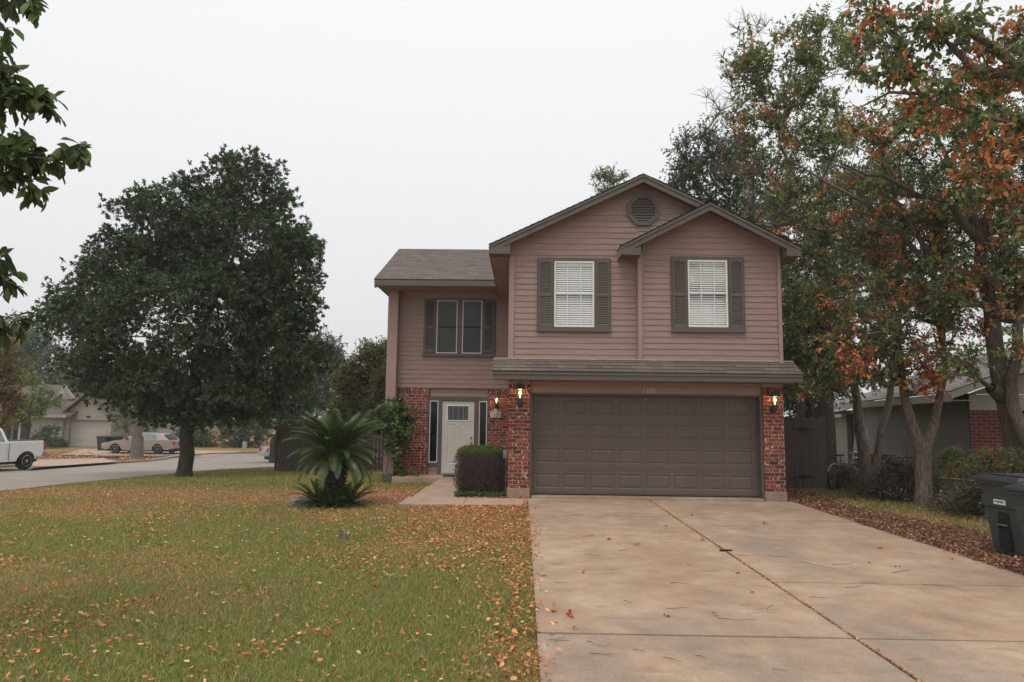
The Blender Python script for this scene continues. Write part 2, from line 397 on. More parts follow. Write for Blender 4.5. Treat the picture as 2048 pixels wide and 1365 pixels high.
def tubes_np(A, B, ra, rb, k):
    """independent tapered tubes for each segment, vectorised"""
    n = len(A); d = unit(B-A); h = np.where(np.abs(d[:,2:3]) > .9, np.array([[1.,0,0]]), np.array([[0,0,1.]])); S = unit(np.cross(d,h)); U = np.cross(S,d)
    V = []
    for P_, r in ((A-d*ra[:,None]*.3, ra),(B+d*rb[:,None]*.3, rb)):
        for j in range(k): t = 2*PI*j/k; V.append(P_+(S*math.cos(t)+U*math.sin(t))*r[:,None])
    V = np.stack(V,1).reshape(-1,3); b = np.arange(n)[:,None]*2*k
    F = np.concatenate([b+np.array([j,(j+1)%k,k+(j+1)%k,k+j]) for j in range(k)]); return V, F
m_bark_dark = mat('bark_dark', (.035,.028,.022), .95, col2=(.085,.068,.055), scale=9, stretch=(3,3,.6), bump=1., bscale=14)
m_bark = mat('bark_grey_brown', (.075,.057,.046), .95, col2=(.27,.215,.175), scale=11, stretch=(4,4,.5), bump=1., bscale=16)
m_barkc = mat('bark_deep_brown', (.045,.034,.028), .95, col2=(.15,.115,.093), scale=11, stretch=(4,4,.5), bump=1., bscale=16)
m_leaf = mat_attr('leaf', .55, .45, .35)
m_leafd = mat_attr('leaf_dark', .45, .22, .5)
def make_tree(name, label, cat, base, trunks, targets, clump_r, ntw, nlf, lsize, palette, weights, seed, group=None, mbark=None, mleaf=None, droop=.0,
              rosette=False, rich=False, width=.42, orange=None, orange_p=0., bare=0., bare_T=None, oz=None, k=7, step=.5, r_tip=.008, twig_r=.004, parent_name='crown', up=.3, wob=.12, expo=.5):
    rg = np.random.default_rng(seed); rt = root(name, base, label, cat, group)
    if bare_T is not None: targets = np.concatenate([targets, bare_T])
    P, par, rad, T = skeleton(trunks, targets, rg, step, r_tip, expo=expo, wob=wob); m_ = par >= 0; idx = np.where(m_)[0]
    A, B = P[par[idx]], P[idx]; ra, rb = rad[par[idx]], rad[idx]; ra = np.minimum(ra, rb*1.6)
    Vs = []; Fs = []; off = 0
    for msk, kk in ((rb > .03, k), (rb <= .03, 4)):
        if msk.any():
            V, F = tubes_np(A[msk], B[msk], ra[msk], rb[msk], kk); Vs.append(V); Fs.append(F+off); off += len(V)
    # twigs in each clump
    n = len(T); c = np.repeat(T, ntw, 0); outw = unit(c-np.array(base)-np.array([0,0,(T[:,2].max()-base[2])*.35])); d = unit(rg.normal(size=c.shape)+outw*.7+np.array([0,0,up]))
    Lr = clump_r*rg.uniform(.5,1.15,(len(c),1)); mid = c+d*Lr*.5+rg.normal(size=c.shape)*clump_r*.08; tip = mid+unit(d+rg.normal(size=c.shape)*.35-np.array([0,0,droop]))*Lr*.5
    o_ = np.full(len(c), twig_r)
    for a_, b_, r1, r2 in ((c,mid,o_*1.3,o_),(mid,tip,o_,o_*.5)):
        V, F = tubes_np(a_, b_, r1, r2, 3); Vs.append(V); Fs.append(F+off); off += len(V)
    V = np.concatenate(Vs)-np.array(base); qf = [f for f in Fs]
    link('trunk', np_mesh('trunk', V, qf, None, True), mbark or m_bark, rt)
    # leaves
    live = rg.random(len(c)) > bare
    if bare_T is not None: live &= ~np.repeat(np.isin(T[:,0], bare_T[:,0]), ntw)
    mi, tp = mid[live], tip[live]; N_ = len(mi)
    clid = np.repeat(np.arange(n), ntw)[live]; cc = c[live]
    t = rg.uniform(.75,1,(N_,nlf,1)) if rosette else rg.uniform(.0,1.05,(N_,nlf,1))
    LP = mi[:,None]+(tp-mi)[:,None]*t if not rosette else mi[:,None]+(tp-mi)[:,None]*t
    if not rosette: LP = np.where(rg.random((N_,nlf,1)) < .3, cc[:,None]+(mi-cc)[:,None]*rg.random((N_,nlf,1)), LP)
    td = unit(tp-mi)[:,None]; LD = unit(td*(.7 if rosette else .55)+rg.normal(size=(N_,nlf,3))*.65-np.array([0,0,droop]))
    sz = (lsize*rg.uniform(.6,1.2,(N_*nlf)))
    V, F, kv = leaf_geo(LP.reshape(-1,3), LD.reshape(-1,3), sz, width, .3, rich, rg)
    colr = pick(palette, N_*nlf, weights, rg=rg)*np.repeat((1+.16*rg.normal(size=n))[clid], nlf)[:,None].clip(.6,1.5)
    if orange is not None:
        oc = rg.random(n) < orange_p
        for q_, r_ in (oz or []): oc |= (np.linalg.norm(T-np.array(q_),axis=1) < r_) & (rg.random(n) < .8)
        tw = (oc[clid] & (rg.random(N_) < .85)) | (rg.random(N_) < orange_p*.10); io = np.repeat(tw, nlf)
        colr[io] = pick(orange, io.sum(), rg=rg)
    V = V-np.array(base)
    link(parent_name, np_mesh(parent_name, V, [F], np.repeat(colr, kv, 0)), mleaf or m_leaf, rt)
    return rt
G_DARK = [(.066,.108,.044),(.090,.138,.056),(.14,.19,.088),(.050,.080,.035)]
G_MID = [(.19,.25,.08),(.25,.30,.105),(.14,.20,.07),(.32,.32,.13)]
G_LITE = [(.22,.30,.08),(.28,.34,.11),(.16,.23,.065)]
OR = [(.70,.25,.09),(.80,.32,.13),(.55,.18,.07),(.76,.40,.20)]
YO = [(.30,.22,.05),(.38,.22,.05),(.22,.19,.05)]
def limb(pxs, Y, rads, frm=None):
    pts = []
    for i, p in enumerate(pxs):
        yy = p[2] if len(p) > 2 else Y; pts.append(np.array(at(p[0], p[1], yy)))
    return {'pts': pts, 'r': rads, 'from': frm}

# ================================================================ MAIN HOUSE
m_sid = mat('siding_paint_mauve', (.318,.213,.186), .62, .11, 2.2, bump=.25, bscale=30, stretch=(1,1,9))
m_trim = mat('trim_paint_mauve', (.345,.228,.20), .55, .05, 3)
m_brown = mat('trim_paint_brown', (.118,.097,.086), .5, .07, 4, bump=.1, bscale=60)
m_gar = mat('garage_paint_brown', (.128,.101,.084), .48, .06, 2.5, bump=.12, bscale=120, stretch=(1,1,.4))
m_black = mat('black_metal', (.018,.018,.02), .45, .2, 8)
m_white = mat('white_vinyl', (.74,.74,.71), .5, .04, 5)
m_blind = mat('blind_slats_white', (.88,.88,.86), .55, .03, 5)
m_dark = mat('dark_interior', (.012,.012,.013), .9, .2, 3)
m_screen = mat('window_screen_dark', (.026,.028,.027), .35, .35, 1.4, spec=.5)
m_door = mat('door_paint_cream', (.56,.54,.50), .5, .03, 3)
m_found = mat('foundation_concrete', (.30,.22,.165), .9, .2, 4, bump=.5, bscale=40)
m_chrome = mat('brushed_nickel', (.45,.43,.4), .3, .1, 5, metal=1)
m_mortar = mat('mortar', (.44,.33,.26), .95, .15, 20, bump=.6, bscale=80)
m_pane = mat_glass('window_glass', (.99,.99,.99), refl=.09)
m_pane2 = mat_glass('window_glass_dark', (.5,.55,.55), .22)
m_shin = mat_attr('roof_shingle', .92, noise=.22, nscale=30, spec=.1, bump=.4)
def brick_mat(name):
    m = mat_attr(name, .85, noise=.16, nscale=26, spec=.2, bump=.4); N, L = _n(m); b = N['Principled BSDF']
    src = b.inputs['Base Color'].links[0].from_socket; tc = N.new('ShaderNodeTexCoord'); mp = N.new('ShaderNodeMapping'); mp.inputs['Scale'].default_value = (1.25,1,.75); L.new(tc.outputs['Object'], mp.inputs[0])
    n = N.new('ShaderNodeTexNoise'); n.inputs['Scale'].default_value = 19; n.inputs['Detail'].default_value = 2; L.new(mp.outputs[0], n.inputs['Vector'])
    r = N.new('ShaderNodeValToRGB'); r.color_ramp.elements[0].position = .62; r.color_ramp.elements[1].position = .645; L.new(n.outputs['Fac'], r.inputs[0])
    x = N.new('ShaderNodeMixRGB'); L.new(r.outputs[0], x.inputs[0]); L.new(src, x.inputs[1]); x.inputs[2].default_value = (.55,.40,.32,1); L.new(x.outputs[0], b.inputs['Base Color']); return m
m_brick = brick_mat('brick_red_whitewashed')
BR = [(.23,.055,.040),(.27,.068,.048),(.18,.045,.034),(.24,.062,.044),(.12,.042,.034),(.21,.07,.05),(.085,.038,.032)]
house = root('suburban_house', (2.5,20,0), 'two storey mauve lap siding house with red brick base, brown gables and double garage', 'house')

def bricks(mb, x0, x1, z0, z1, y, out=-1, axis='x', soldier=0., rg=random, L_=.205, H=.0765, g=.013, depth=.05):
    """running bond on a plane; axis x: wall along X facing -Y, axis y: wall along Y facing +-X (out)"""
    def put(a, b, c, d):
        col = random.choice(BR); k = random.uniform(.85,1.15); col = tuple(v*k for v in col); p = random.uniform(0,.003)
        if axis == 'x': mb.box(a, b, y-.004-p, y+depth, c, d, col)
        else: mb.box(y+out*(.004+p), y-out*depth, a, b, c, d, col)
    zt = z1-soldier; n = max(1, round((zt-z0)/H)); h = (zt-z0)/n
    for i in range(n):
        a = x0 - (L_/2 if i % 2 else 0)
        while a < x1-.012:
            s, e = max(a, x0), min(a+L_-g, x1)
            if e-s > .02: put(s, e, z0+i*h+g/2, z0+(i+1)*h-g/2)
            a += L_
    if soldier:
        a = x0
        while a < x1-.02: put(a, min(a+H-g, x1), zt+g/2, z1-g/2); a += H
for args, kw in (((-.29,.15,.2,2.33,14.2),dict(soldier=.2)),((4.95,5.37,.2,2.33,14.2),dict(soldier=.2)),((14.215,19.5,-.05,2.4,-.28),dict(out=-1,axis='y')),((14.215,19.5,.2,2.33,5.36),dict(out=1,axis='y')),
                 ((-3.57,-2.69,-.09,2.43,19.5),dict(soldier=.2)),((-.97,-.33,-.09,2.43,19.5),dict(soldier=.2))):
    bk = MB(); bricks(bk, *args, **kw); bk.build('brick_wall', m_brick, house, cols=True)
def each(name, m, par, boxes, **kw):
    for q_ in boxes: MB().box(*q_).build(name, m, par, **kw)
each('mortar', m_mortar, house, [(-.285,.145,14.2005,14.6,.2,2.4),(4.955,5.365,14.2005,14.6,.2,2.4),(-.278,-.1,14.62,19.49,-.1,2.4),(5.1,5.357,14.62,19.5,-.1,2.4),(-3.56,-2.7,19.5005,19.7,-.12,2.4),(-.965,-.29,19.5005,19.7,-.12,2.4)])
each('foundation', m_found, house, [(-.30,.16,14.18,14.7,-.1,.2),(4.94,5.385,14.16,14.7,-.15,.2),(-3.87,-.31,19.48,19.9,-.4,-.085),(-3.88,5.38,24,26.3,-.5,-.08),(5.2,5.38,14.71,24,-.3,-.09)], bev=.012)

def clipz(poly, lo, hi):
    """part of a convex XZ polygon between two heights"""
    for zc, sg in ((lo,1),(hi,-1)):
        out = []
        for i in range(len(poly)):
            p, q = poly[i], poly[(i+1)%len(poly)]; dp, dq = sg*(p[1]-zc), sg*(q[1]-zc)
            if dp >= 0: out.append(p)
            if dp*dq < 0: t = dp/(dp-dq); out.append((p[0]+(q[0]-p[0])*t, zc))
        poly = out
    return poly
def laps(mb, poly, y, h=.125, out=.011, hole=None):
    """lap siding on a convex polygon in XZ, facing -Y, left open at the window"""
    zs = [p[1] for p in poly]; lo = min(zs); hi = max(zs)
    def span(z):
        xs = []
        for i in range(len(poly)):
            (x0,a),(x1,b) = poly[i], poly[(i+1)%len(poly)]
            if (a-z)*(b-z) <= 0 and a != b: xs.append(x0+(x1-x0)*(z-a)/(b-a))
        return (min(xs), max(xs)) if xs else None
    z = lo
    while z < hi-.01:
        t = min(z+h, hi-.002); s0 = span(z+1e-4); s1 = span(t-1e-4)
        if s0 and s1:
            j = random.uniform(-.0015,.0015); yo = y-out-.004+j
            parts = [(s0[0],s0[1],s1[0],s1[1])]
            if hole and t > hole[2] and z < hole[3]: parts = [(s0[0],hole[0],s1[0],hole[0]),(hole[1],s0[1],hole[1],s1[1])]
            pp_ = []
            for a0,b0,a1,b1 in parts:
                if b0-a0 > 1.2 and random.random() < .55 and abs((b0-a0)-(b1-a1)) < .01:
                    c_ = random.uniform(a0+.4,b0-.4); pp_ += [(a0,c_-.0015,a1,c_-.0015),(c_+.0015,b0,c_+.0015,b1)]
                else: pp_.append((a0,b0,a1,b1))
            for a0,b0,a1,b1 in pp_:
                mb.add([(a0,yo,z),(b0,yo,z),(b1,y-.003,t),(a1,y-.003,t),(a0,y,z),(b0,y,z)], [(0,1,2,3),(4,5,1,0)])
        z += h
    if not hole: mb.prism(poly, 'y', y+.001, y+.12); return
    mb.prism(clipz(poly, lo, hole[2]), 'y', y+.001, y+.12); mb.prism(clipz(poly, hole[3], hi), 'y', y+.001, y+.12)
    mid = clipz(poly, hole[2], hole[3]); xa = min(p[0] for p in mid); xb = max(p[0] for p in mid)
    mb.box(xa, hole[0], y+.001, y+.12, hole[2]+.0005, hole[3]-.0005).box(hole[1], xb, y+.001, y+.12, hole[2]+.0005, hole[3]-.0005)
PIT = .482
def sid(poly, y, **kw):
    sd = MB(); laps(sd, poly, y, **kw); return sd.build('siding', m_sid, house)
sid([(-.28,2.84),(2.44,2.84),(2.44,6.66),(-.28,5.36)], 14.3, hole=(.66,1.475,3.56,4.94)); sid([(2.44,5.0),(5.3,5.0),(5.3,5.33),(2.50,6.69),(2.44,6.66)], 14.3)
sid([(2.48,2.84),(5.29,2.84),(5.29,5.30),(3.83,6.07),(2.48,5.38)], 14.15, hole=(3.445,4.24,3.565,4.955)); sid([(-3.60,2.43),(-.32,2.43),(-.32,5.22),(-3.60,5.22)], 19.5, h=.132)
sid([(-2.66,2.20),(-.99,2.20),(-.99,2.425),(-2.66,2.425)], 19.56, h=.112); sid([(-2.66,-.02),(-2.34,-.02),(-2.34,.26),(-2.66,.26)], 19.56, h=.13)
for xx, o_ in ((-.30,-1),(5.33,1)):
    z = 2.84 if o_ > 0 else 2.4; sd = MB()
    while z < 5.1: sd.add([(xx+o_*.015,14.42,z),(xx+o_*.015,20,z),(xx+o_*.002,20,z+.125),(xx+o_*.002,14.42,z+.125),(xx,14.42,z),(xx,20,z)], [(0,1,2,3) if o_ > 0 else (3,2,1,0),(4,5,1,0)]); z += .125
    sd.build('siding', m_sid, house)
each('outer_wall', m_sid, house, [(-.298,-.15,14.43,19.5,2.4,5.2),(5.1,5.325,14.43,26,2.4,5.2),(-3.85,5.3,25.8,26,-.1,5.2),(-3.85,-3.7,19.62,25.8,-.1,5.2)])
MB().prism([(19.7,5.2),(25.8,5.2),(22.75,6.7)], 'x', -3.84, -3.72).build('outer_wall', m_sid, house)
each('corner_trim', m_trim, house, [(-.315,-.20,14.262,14.42,2.86,5.08),(2.385,2.48,14.105,14.29,2.845,5.10),(5.285,5.36,14.09,14.42,2.80,5.28)], bev=.004)
each('base_trim', m_trim, house, [(-.30,2.38,14.265,14.284,2.842,2.90),(2.49,5.28,14.115,14.134,2.842,2.89)])
MB().box(-3.56,-.33,19.455,19.482,5.06,5.2).build('frieze_board', m_trim, house)
pt = MB().box(-3.86,-3.575,19.18,19.62,.02,5.22); pt.build('corner_post', m_trim, house, bev=.006)
MB().box(-3.885,-3.56,19.16,19.46,-.30,.02).build('post_plinth', mat('plinth_stone', (.13,.115,.11), .9, .2, 6, bump=.4), house, bev=.015)

# ---- roofs
def shingles(name, e0, e1, r0, r1, expo, tabw, parent, cols, m=m_shin, thick=.012, base=.03, hidden=False):
    """e0->e1 eave, r0->r1 ridge"""
    e0, e1, r0, r1 = map(Vector, (e0,e1,r0,r1)); nrm = (e1-e0).cross(r0-e0).normalized()
    if nrm.z < 0: nrm = -nrm
    n = max(1, round((r0-e0).length/expo)); b = MB(); dk = tuple(v*.35 for v in cols[0])
    b.add([e0-nrm*base, e1-nrm*base, r1-nrm*base, r0-nrm*base, e0-nrm*.002, e1-nrm*.002, r1-nrm*.002, r0-nrm*.002], [(0,3,2,1),(4,5,6,7),(0,1,5,4),(1,2,6,5),(2,3,7,6),(3,0,4,7)], dk)
    for i in range(n):
        a0 = e0.lerp(r0, i/n); a1 = e1.lerp(r1, i/n); b0 = e0.lerp(r0, min(1,(i+1.12)/n)); b1 = e1.lerp(r1, min(1,(i+1.12)/n)); w = (a1-a0).length
        if w < .05: continue
        x = -random.random()*tabw if not hidden else 0; 
        while x < w:
            tw = tabw*random.choice([1,1,1,.66,1.33]); s, e = max(x,0)/w, min(x+tw-.006, w)/w
            if e > s+.003:
                c = random.choice(cols); k = random.uniform(.91,1.09); c = tuple(v*k for v in c); lift = nrm*(thick*random.uniform(.85,1.15))
                p, q_, r_, s_ = a0.lerp(a1,s), a0.lerp(a1,e), b0.lerp(b1,e), b0.lerp(b1,s)
                b.add([p+lift, q_+lift, r_+nrm*.001, s_+nrm*.001, p, q_], [(0,1,2,3),(4,5,1,0)], c)
            x += tw
    return b.build(name, m, parent, cols=True)
SH = [(.18,.15,.135),(.19,.158,.142),(.172,.142,.127),(.165,.136,.122)]
SH2 = [(.145,.12,.10),(.158,.13,.109),(.135,.111,.093),(.125,.104,.088)]
SHD = [(.11,.09,.082),(.12,.10,.09),(.095,.08,.072)]
# main front-to-back gable
ex0, ex1, ez, ax, az = -.74, 5.73, 5.23, 2.50, 6.785
rf1 = shingles('roof', (ex0,13.95,ez),(ex0,24.5,ez),(ax,13.95,az),(ax,24.5,az), .14, .3, house, SHD)
rf1b = shingles('roof', (ex1,13.95,ez),(ex1,24.5,ez),(ax,13.95,az),(ax,24.5,az), .14, .3, house, SHD)
# bay gable
bx0, bx1, bz, bax, baz = 1.98, 5.66, 5.175, 3.83, 6.125
rf2 = shingles('roof', (bx0,13.75,bz),(bx0,14.29,bz),(bax,13.75,baz),(bax,14.29,baz), .14, .3, house, SHD)
rf2b = shingles('roof', (bx1,13.75,bz),(bx1,14.29,bz),(bax,13.75,baz),(bax,14.29,baz), .14, .3, house, SHD)
# wing
rf3 = shingles('roof', (-4.13,18.45,5.37),(2.4,18.45,5.37),(-4.13,22.05,7.105),(2.4,22.05,7.105), .14, .3, house, SH)
rf3b = shingles('roof', (-4.13,26.6,5.0),(2.4,26.6,5.0),(-4.13,22.05,7.10),(2.4,22.05,7.10), .2, .3, house, SH)
rf3['label'] = 'wide brown shingle roof over the recessed wing'
# skirt over the garage
rf4 = shingles('skirt_roof', (-.62,13.64,2.565),(5.58,13.64,2.555),(-.62,14.16,2.86),(5.58,14.16,2.85), .145, .30, house, SH2, thick=.016)
rf4['label'] = 'narrow shingled skirt roof above the garage door'

def rake(b, x0, z0, x1, z1, y0, y1, w=.15, drop=.035, t=.0):
    """sloping fascia board, its top edge under the shingles"""
    b.prism([(x0,z0-drop),(x1,z1-drop),(x1,z1-drop-w),(x0,z0-drop-w)], 'y', y0, y1)
fa = MB()
rake(fa, ex0,ez,ax,az,13.965,13.99); rake(fa, ex1,ez,ax,az,13.965,13.99)
rake(fa, ex0,ez,ax,az,13.945,13.963,w=.045,drop=.032); rake(fa, ex1,ez,ax,az,13.945,13.963,w=.045,drop=.032)
# boxed eave return of the main gable at the left
fa.prism([(ex0+.01,ez-.04),(-.285,ez-.04),(-.285,ez+.17),], 'y', 13.975, 14.255)
fa.box(ex0+.005,-.285,13.955,14.26,ez-.20,ez-.045)
fa.build('fascia', m_brown, rf1, bev=.003)
so = MB().box(ex0+.03,-.32,14.262,24.4,ez-.19,ez-.17).box(5.37,ex1-.03,14.262,24.4,ez-.19,ez-.17)
so.prism([(ex0+.03,ez-.075),(ax,az-.075),(ax,az-.06),(ex0+.03,ez-.06)],'y',13.992,14.3); so.prism([(ex1-.03,ez-.075),(ax,az-.075),(ax,az-.06),(ex1-.03,ez-.06)],'y',13.992,14.3)
so.build('soffit', m_trim, rf1)
MB().box(ex0+.003,ex0+.028,14.262,24.4,ez-.19,ez-.03).build('eave_fascia', m_brown, rf1); MB().box(ex1-.028,ex1-.003,14.262,24.4,ez-.19,ez-.03).build('eave_fascia', m_brown, rf1b)
f2 = MB(); rake(f2, bx0,bz,bax,baz,13.765,13.79); rake(f2, bx1,bz,bax,baz,13.765,13.79)
rake(f2, bx0,bz,bax,baz,13.745,13.763,w=.045,drop=.032); rake(f2, bx1,bz,bax,baz,13.745,13.763,w=.045,drop=.032)
f2.prism([(bx0+.01,bz-.04),(2.40,bz-.04),(2.40,bz+.19)], 'y', 13.792, 14.06); f2.box(bx0+.005,2.40,13.755,14.10,bz-.19,bz-.045)
f2.prism([(bx1-.01,bz-.04),(5.37,bz-.04),(5.37,bz+.12)], 'y', 13.792, 14.06); f2.box(5.37,bx1-.005,13.755,14.10,bz-.19,bz-.045)
f2.build('fascia', m_brown, rf2, bev=.003)
s2 = MB(); s2.prism([(bx0+.03,bz-.075),(bax,baz-.075),(bax,baz-.06),(bx0+.03,bz-.06)],'y',13.80,14.13); s2.prism([(bx1-.03,bz-.075),(bax,baz-.075),(bax,baz-.06),(bx1-.03,bz-.06)],'y',13.80,14.13)
s2.box(bx0+.03,2.38,14.102,14.28,bz-.17,bz-.15).box(bx0+.002,bx0+.02,13.79,14.28,bz-.19,bz-.03)
s2.build('soffit', m_trim, rf2)
f3 = MB().box(-4.12,-.35,18.455,18.485,5.19,5.345).prism([(18.5,5.36-.05),(22.05,7.06),(22.05,6.90),(18.5,5.19)], 'x', -4.12, -4.09); f3.prism([(18.47,5.19),(18.47,5.12),(18.62,5.19)], 'x', -4.115, -4.06)
f3.build('fascia', m_brown, rf3, bev=.003)
MB().box(-4.09,-.30,18.487,19.45,5.20,5.225).box(-4.09,-3.87,19.45,25.5,5.20,5.225).build('soffit', m_trim, rf3)
f4 = MB().box(-.60,5.56,13.652,13.68,2.40,2.545).box(-.60,5.56,13.635,13.65,2.50,2.545)
f4.prism([(13.69,2.40),(13.69,2.52),(14.15,2.80),(14.15,2.40)], 'x', -.60, -.575); f4.prism([(13.69,2.40),(13.69,2.52),(14.15,2.80),(14.15,2.40)], 'x', 5.535, 5.56)
f4.build('fascia', m_brown, rf4, bev=.003)
MB().box(-.57,5.53,13.69,14.255,2.405,2.42).build('soffit', m_trim, rf4)
MB().box(-.60,5.56,14.10,14.262,2.843,2.868).build('flashing', mat('flashing_pale', (.42,.33,.29), .6, .2, 8), rf4)

# header above garage, jambs
hd = MB().box(.155,4.945,14.27,14.40,2.16,2.31).box(.155,4.945,14.28,14.40,2.31,2.40)
hd.build('header_board', m_trim, house, bev=.004)
MB().box(.15,.195,14.215,14.47,.02,2.158).box(4.90,4.948,14.23,14.47,.02,2.158).box(.15,4.948,14.262,14.46,2.12,2.159).build('garage_door_frame', m_brown, house, bev=.004)

def panel(mb, x0, x1, z0, z1, y, ins=.03, dep=.012, raise_=.010):
    R = [(x0,x1,z0,z1,y),(x0+ins*.6,x1-ins*.6,z0+ins*.6,z1-ins*.6,y+dep),(x0+ins,x1-ins,z0+ins,z1-ins,y+dep),(x0+ins*1.9,x1-ins*1.9,z0+ins*1.9,z1-ins*1.9,y+dep-raise_)]
    vs = []
    for a,b,c,d,yy in R: vs += [(a,yy,c),(b,yy,c),(b,yy,d),(a,yy,d)]
    fs = [(12,13,14,15)]
    for k in range(3):
        for j in range(4): fs.append((k*4+j,k*4+(j+1)%4,k*4+4+(j+1)%4,k*4+4+j))
    mb.add(vs, fs)
def field(mb, xs, zs, y, cells):
    """flat door skin made of a grid of rectangles, leaving out 'cells'"""
    for i in range(len(xs)-1):
        for j in range(len(zs)-1):
            if (i,j) not in cells: mb.quad((xs[i],y,zs[j]),(xs[i+1],y,zs[j]),(xs[i+1],y,zs[j+1]),(xs[i],y,zs[j+1]))
gd = MB(); gx0, gx1 = .20, 4.90; cw = (gx1-gx0-.10)/8; sec = (2.125-.075)/4
for s in range(4):
    z0 = .075+s*sec; z1 = z0+sec-.006; xs_ = [gx0]; cells = set()
    for c in range(8): a = gx0+.05+c*cw+.035; xs_ += [a, a+cw-.07]
    xs_.append(gx1); zs_ = [z0, z0+.115, z1-.09, z1]
    for c in range(8): cells.add((1+2*c,1)); panel(gd, xs_[1+2*c], xs_[2+2*c], zs_[1], zs_[2], 14.45)
    field(gd, xs_, zs_, 14.45, cells)
    gd.box(gx0,gx1,14.451,14.452,z1-.0005,z1+.0065); gd.box(gx0,gx1,14.444,14.4495,z1-.028,z1-.022); gd.box(gx0,gx1,14.444,14.4495,z0+.022,z0+.028)
    gd.quad((gx0,14.45,z1),(gx1,14.45,z1),(gx1,14.47,z1),(gx0,14.47,z1)).quad((gx0,14.47,z0),(gx1,14.47,z0),(gx1,14.45,z0),(gx0,14.45,z0))
gd.box(gx0,gx1,14.475,14.5,.07,2.13)
gdo = gd.build('garage_door', m_gar, house)
MB().box(gx0,gx1,14.447,14.49,.052,.074).build('weather_strip', m_black, gdo)
MB().box(2.585,2.60,14.435,14.449,2.03,2.05).build('lock_button', m_white, gdo)

def text(name, s, size, loc, m, parent, rz=0, shear=0., ext=.004, ax='CENTER', sx=1.):
    cu = bpy.data.curves.new(name, 'FONT'); cu.body = s; cu.size = size; cu.extrude = ext; cu.align_x = ax; cu.shear = shear; cu.resolution_u = 3; cu.space_character = 1.1
    t = bpy.data.objects.new(name+'_tmp', cu); COL.objects.link(t); bpy.context.view_layer.update()
    me = bpy.data.meshes.new_from_object(t.evaluated_get(bpy.context.evaluated_depsgraph_get())); bpy.data.objects.remove(t)
    M = Matrix.Rotation(rz, 4, 'Z') @ Matrix.Rotation(PI/2, 4, 'X') @ Matrix.Diagonal((sx,1,1,1)); me.transform(Matrix.Translation(Vector(loc)-ORG.get(parent, Vector())) @ M)
    me.materials.clear(); return link(name, me, m, parent)
text('house_number', '1105', .135, (2.615,14.262,2.185), mat('brass', (.62,.50,.30), .35, .1, 5, metal=.6), house, shear=.28, sx=.95)

# ---- shuttered windows
def shutter(mb, x0, x1, z0, z1, y, mid, n=26):
    mb.box(x0,x0+.035,y-.03,y,z0,z1).box(x1-.035,x1,y-.03,y,z0,z1).box(x0+.035,x1-.035,y-.028,y,z0,z0+.07).box(x0+.035,x1-.035,y-.028,y,z1-.05,z1).box(x0+.035,x1-.035,y-.028,y,mid-.03,mid+.03)
    mb.prism([(x0+.035,z1-.05),(x1-.035,z1-.05),(x1-.035,z1-.085),((x0+x1)/2+.04,z1-.06),((x0+x1)/2-.04,z1-.06),(x0+.035,z1-.085)], 'y', y-.026, y)
    for a, b_ in ((z0+.07,mid-.03),(mid+.03,z1-.06)):
        k = max(3, round((b_-a)/.037))
        for i in range(k):
            z = a+(b_-a)*i/k; mb.add([(x0+.03,y-.024,z),(x1-.03,y-.024,z),(x1-.03,y-.002,z+(b_-a)/k*.95),(x0+.03,y-.002,z+(b_-a)/k*.95),(x0+.03,y-.012,z),(x1-.03,y-.012,z)], [(0,1,2,3),(4,5,1,0)])
def front_window(x0, x1, wx0, wx1, z0, z1, wz0, wz1, y, tilt):
    bd = MB().box(x0,wx0-.001,y-.022,y-.001,z0,z1).box(wx1+.001,x1,y-.022,y-.001,z0,z1).box(wx0-.001,wx1+.001,y-.022,y-.001,wz1+.001,z1).box(wx0-.001,wx1+.001,y-.022,y-.001,z0,wz0-.001).box(x0-.005,x1+.005,y-.05,y-.023,z0-.01,z0+.07)
    w = bd.build('window', m_brown, house, bev=.003); w['label'] = 'upper window with white blinds and brown louvered shutters'
    for a, b_ in ((x0+.035,wx0-.035),(wx1+.035,x1-.035)):
        s = MB(); shutter(s, a, b_, z0+.07, z1-.05, y-.0225, (z0+z1)/2-.02); s.build('shutter', m_brown, w)
    fr = MB(); t = .035; yy = y-.02
    fr.box(wx0,wx0+t,yy,y+.04,wz0,wz1).box(wx1-t,wx1,yy,y+.04,wz0,wz1).box(wx0+t,wx1-t,yy,y+.04,wz0,wz0+t).box(wx0+t,wx1-t,yy,y+.04,wz1-t,wz1)
    zm = (wz0+wz1)/2+.01; fr.box(wx0+t,wx1-t,yy+.004,y+.028,zm-.018,zm+.018)
    for k in (1,2): xx = wx0+(wx1-wx0)*k/3; fr.box(xx-.010,xx+.010,yy+.010,yy+.024,wz0+t,zm-.019).box(xx-.010,xx+.010,yy+.010,yy+.024,zm+.019,wz1-t)
    fr.build('window_frame', m_white, w, bev=.002)
    bl = MB(); n = int((wz1-wz0-.08)/.047)
    for i in range(n):
        z = wz0+.045+i*.047; dz = .0165+.004*tilt*math.sin(i*.35)
        bl.add([(wx0+t,y+.032,z-dz),(wx1-t,y+.032,z-dz),(wx1-t,y+.052,z+dz),(wx0+t,y+.052,z+dz)], [(0,1,2,3)])
    bl.box(wx0+t,wx1-t,y+.03,y+.06,wz1-.08,wz1-t-.002)
    bl.build('blinds', m_blind, w)
    MB().box(wx0+t*.5,wx1-t*.5,y+.16,y+.165,wz0+.01,wz1-.01).build('backing', mat('room_grey', (.12,.12,.12), .8, .1, 2), w)
    MB().quad((wx0+t,yy+.028,wz0+t),(wx1-t,yy+.028,wz0+t),(wx1-t,yy+.028,wz1-t),(wx0+t,yy+.028,wz1-t)).build('pane', m_pane, w)
front_window(.28,1.84,.645,1.49,3.455,5.03,3.545,4.955,14.28,.3)
front_window(3.07,4.605,3.43,4.255,3.45,5.045,3.55,4.97,14.13,1.)

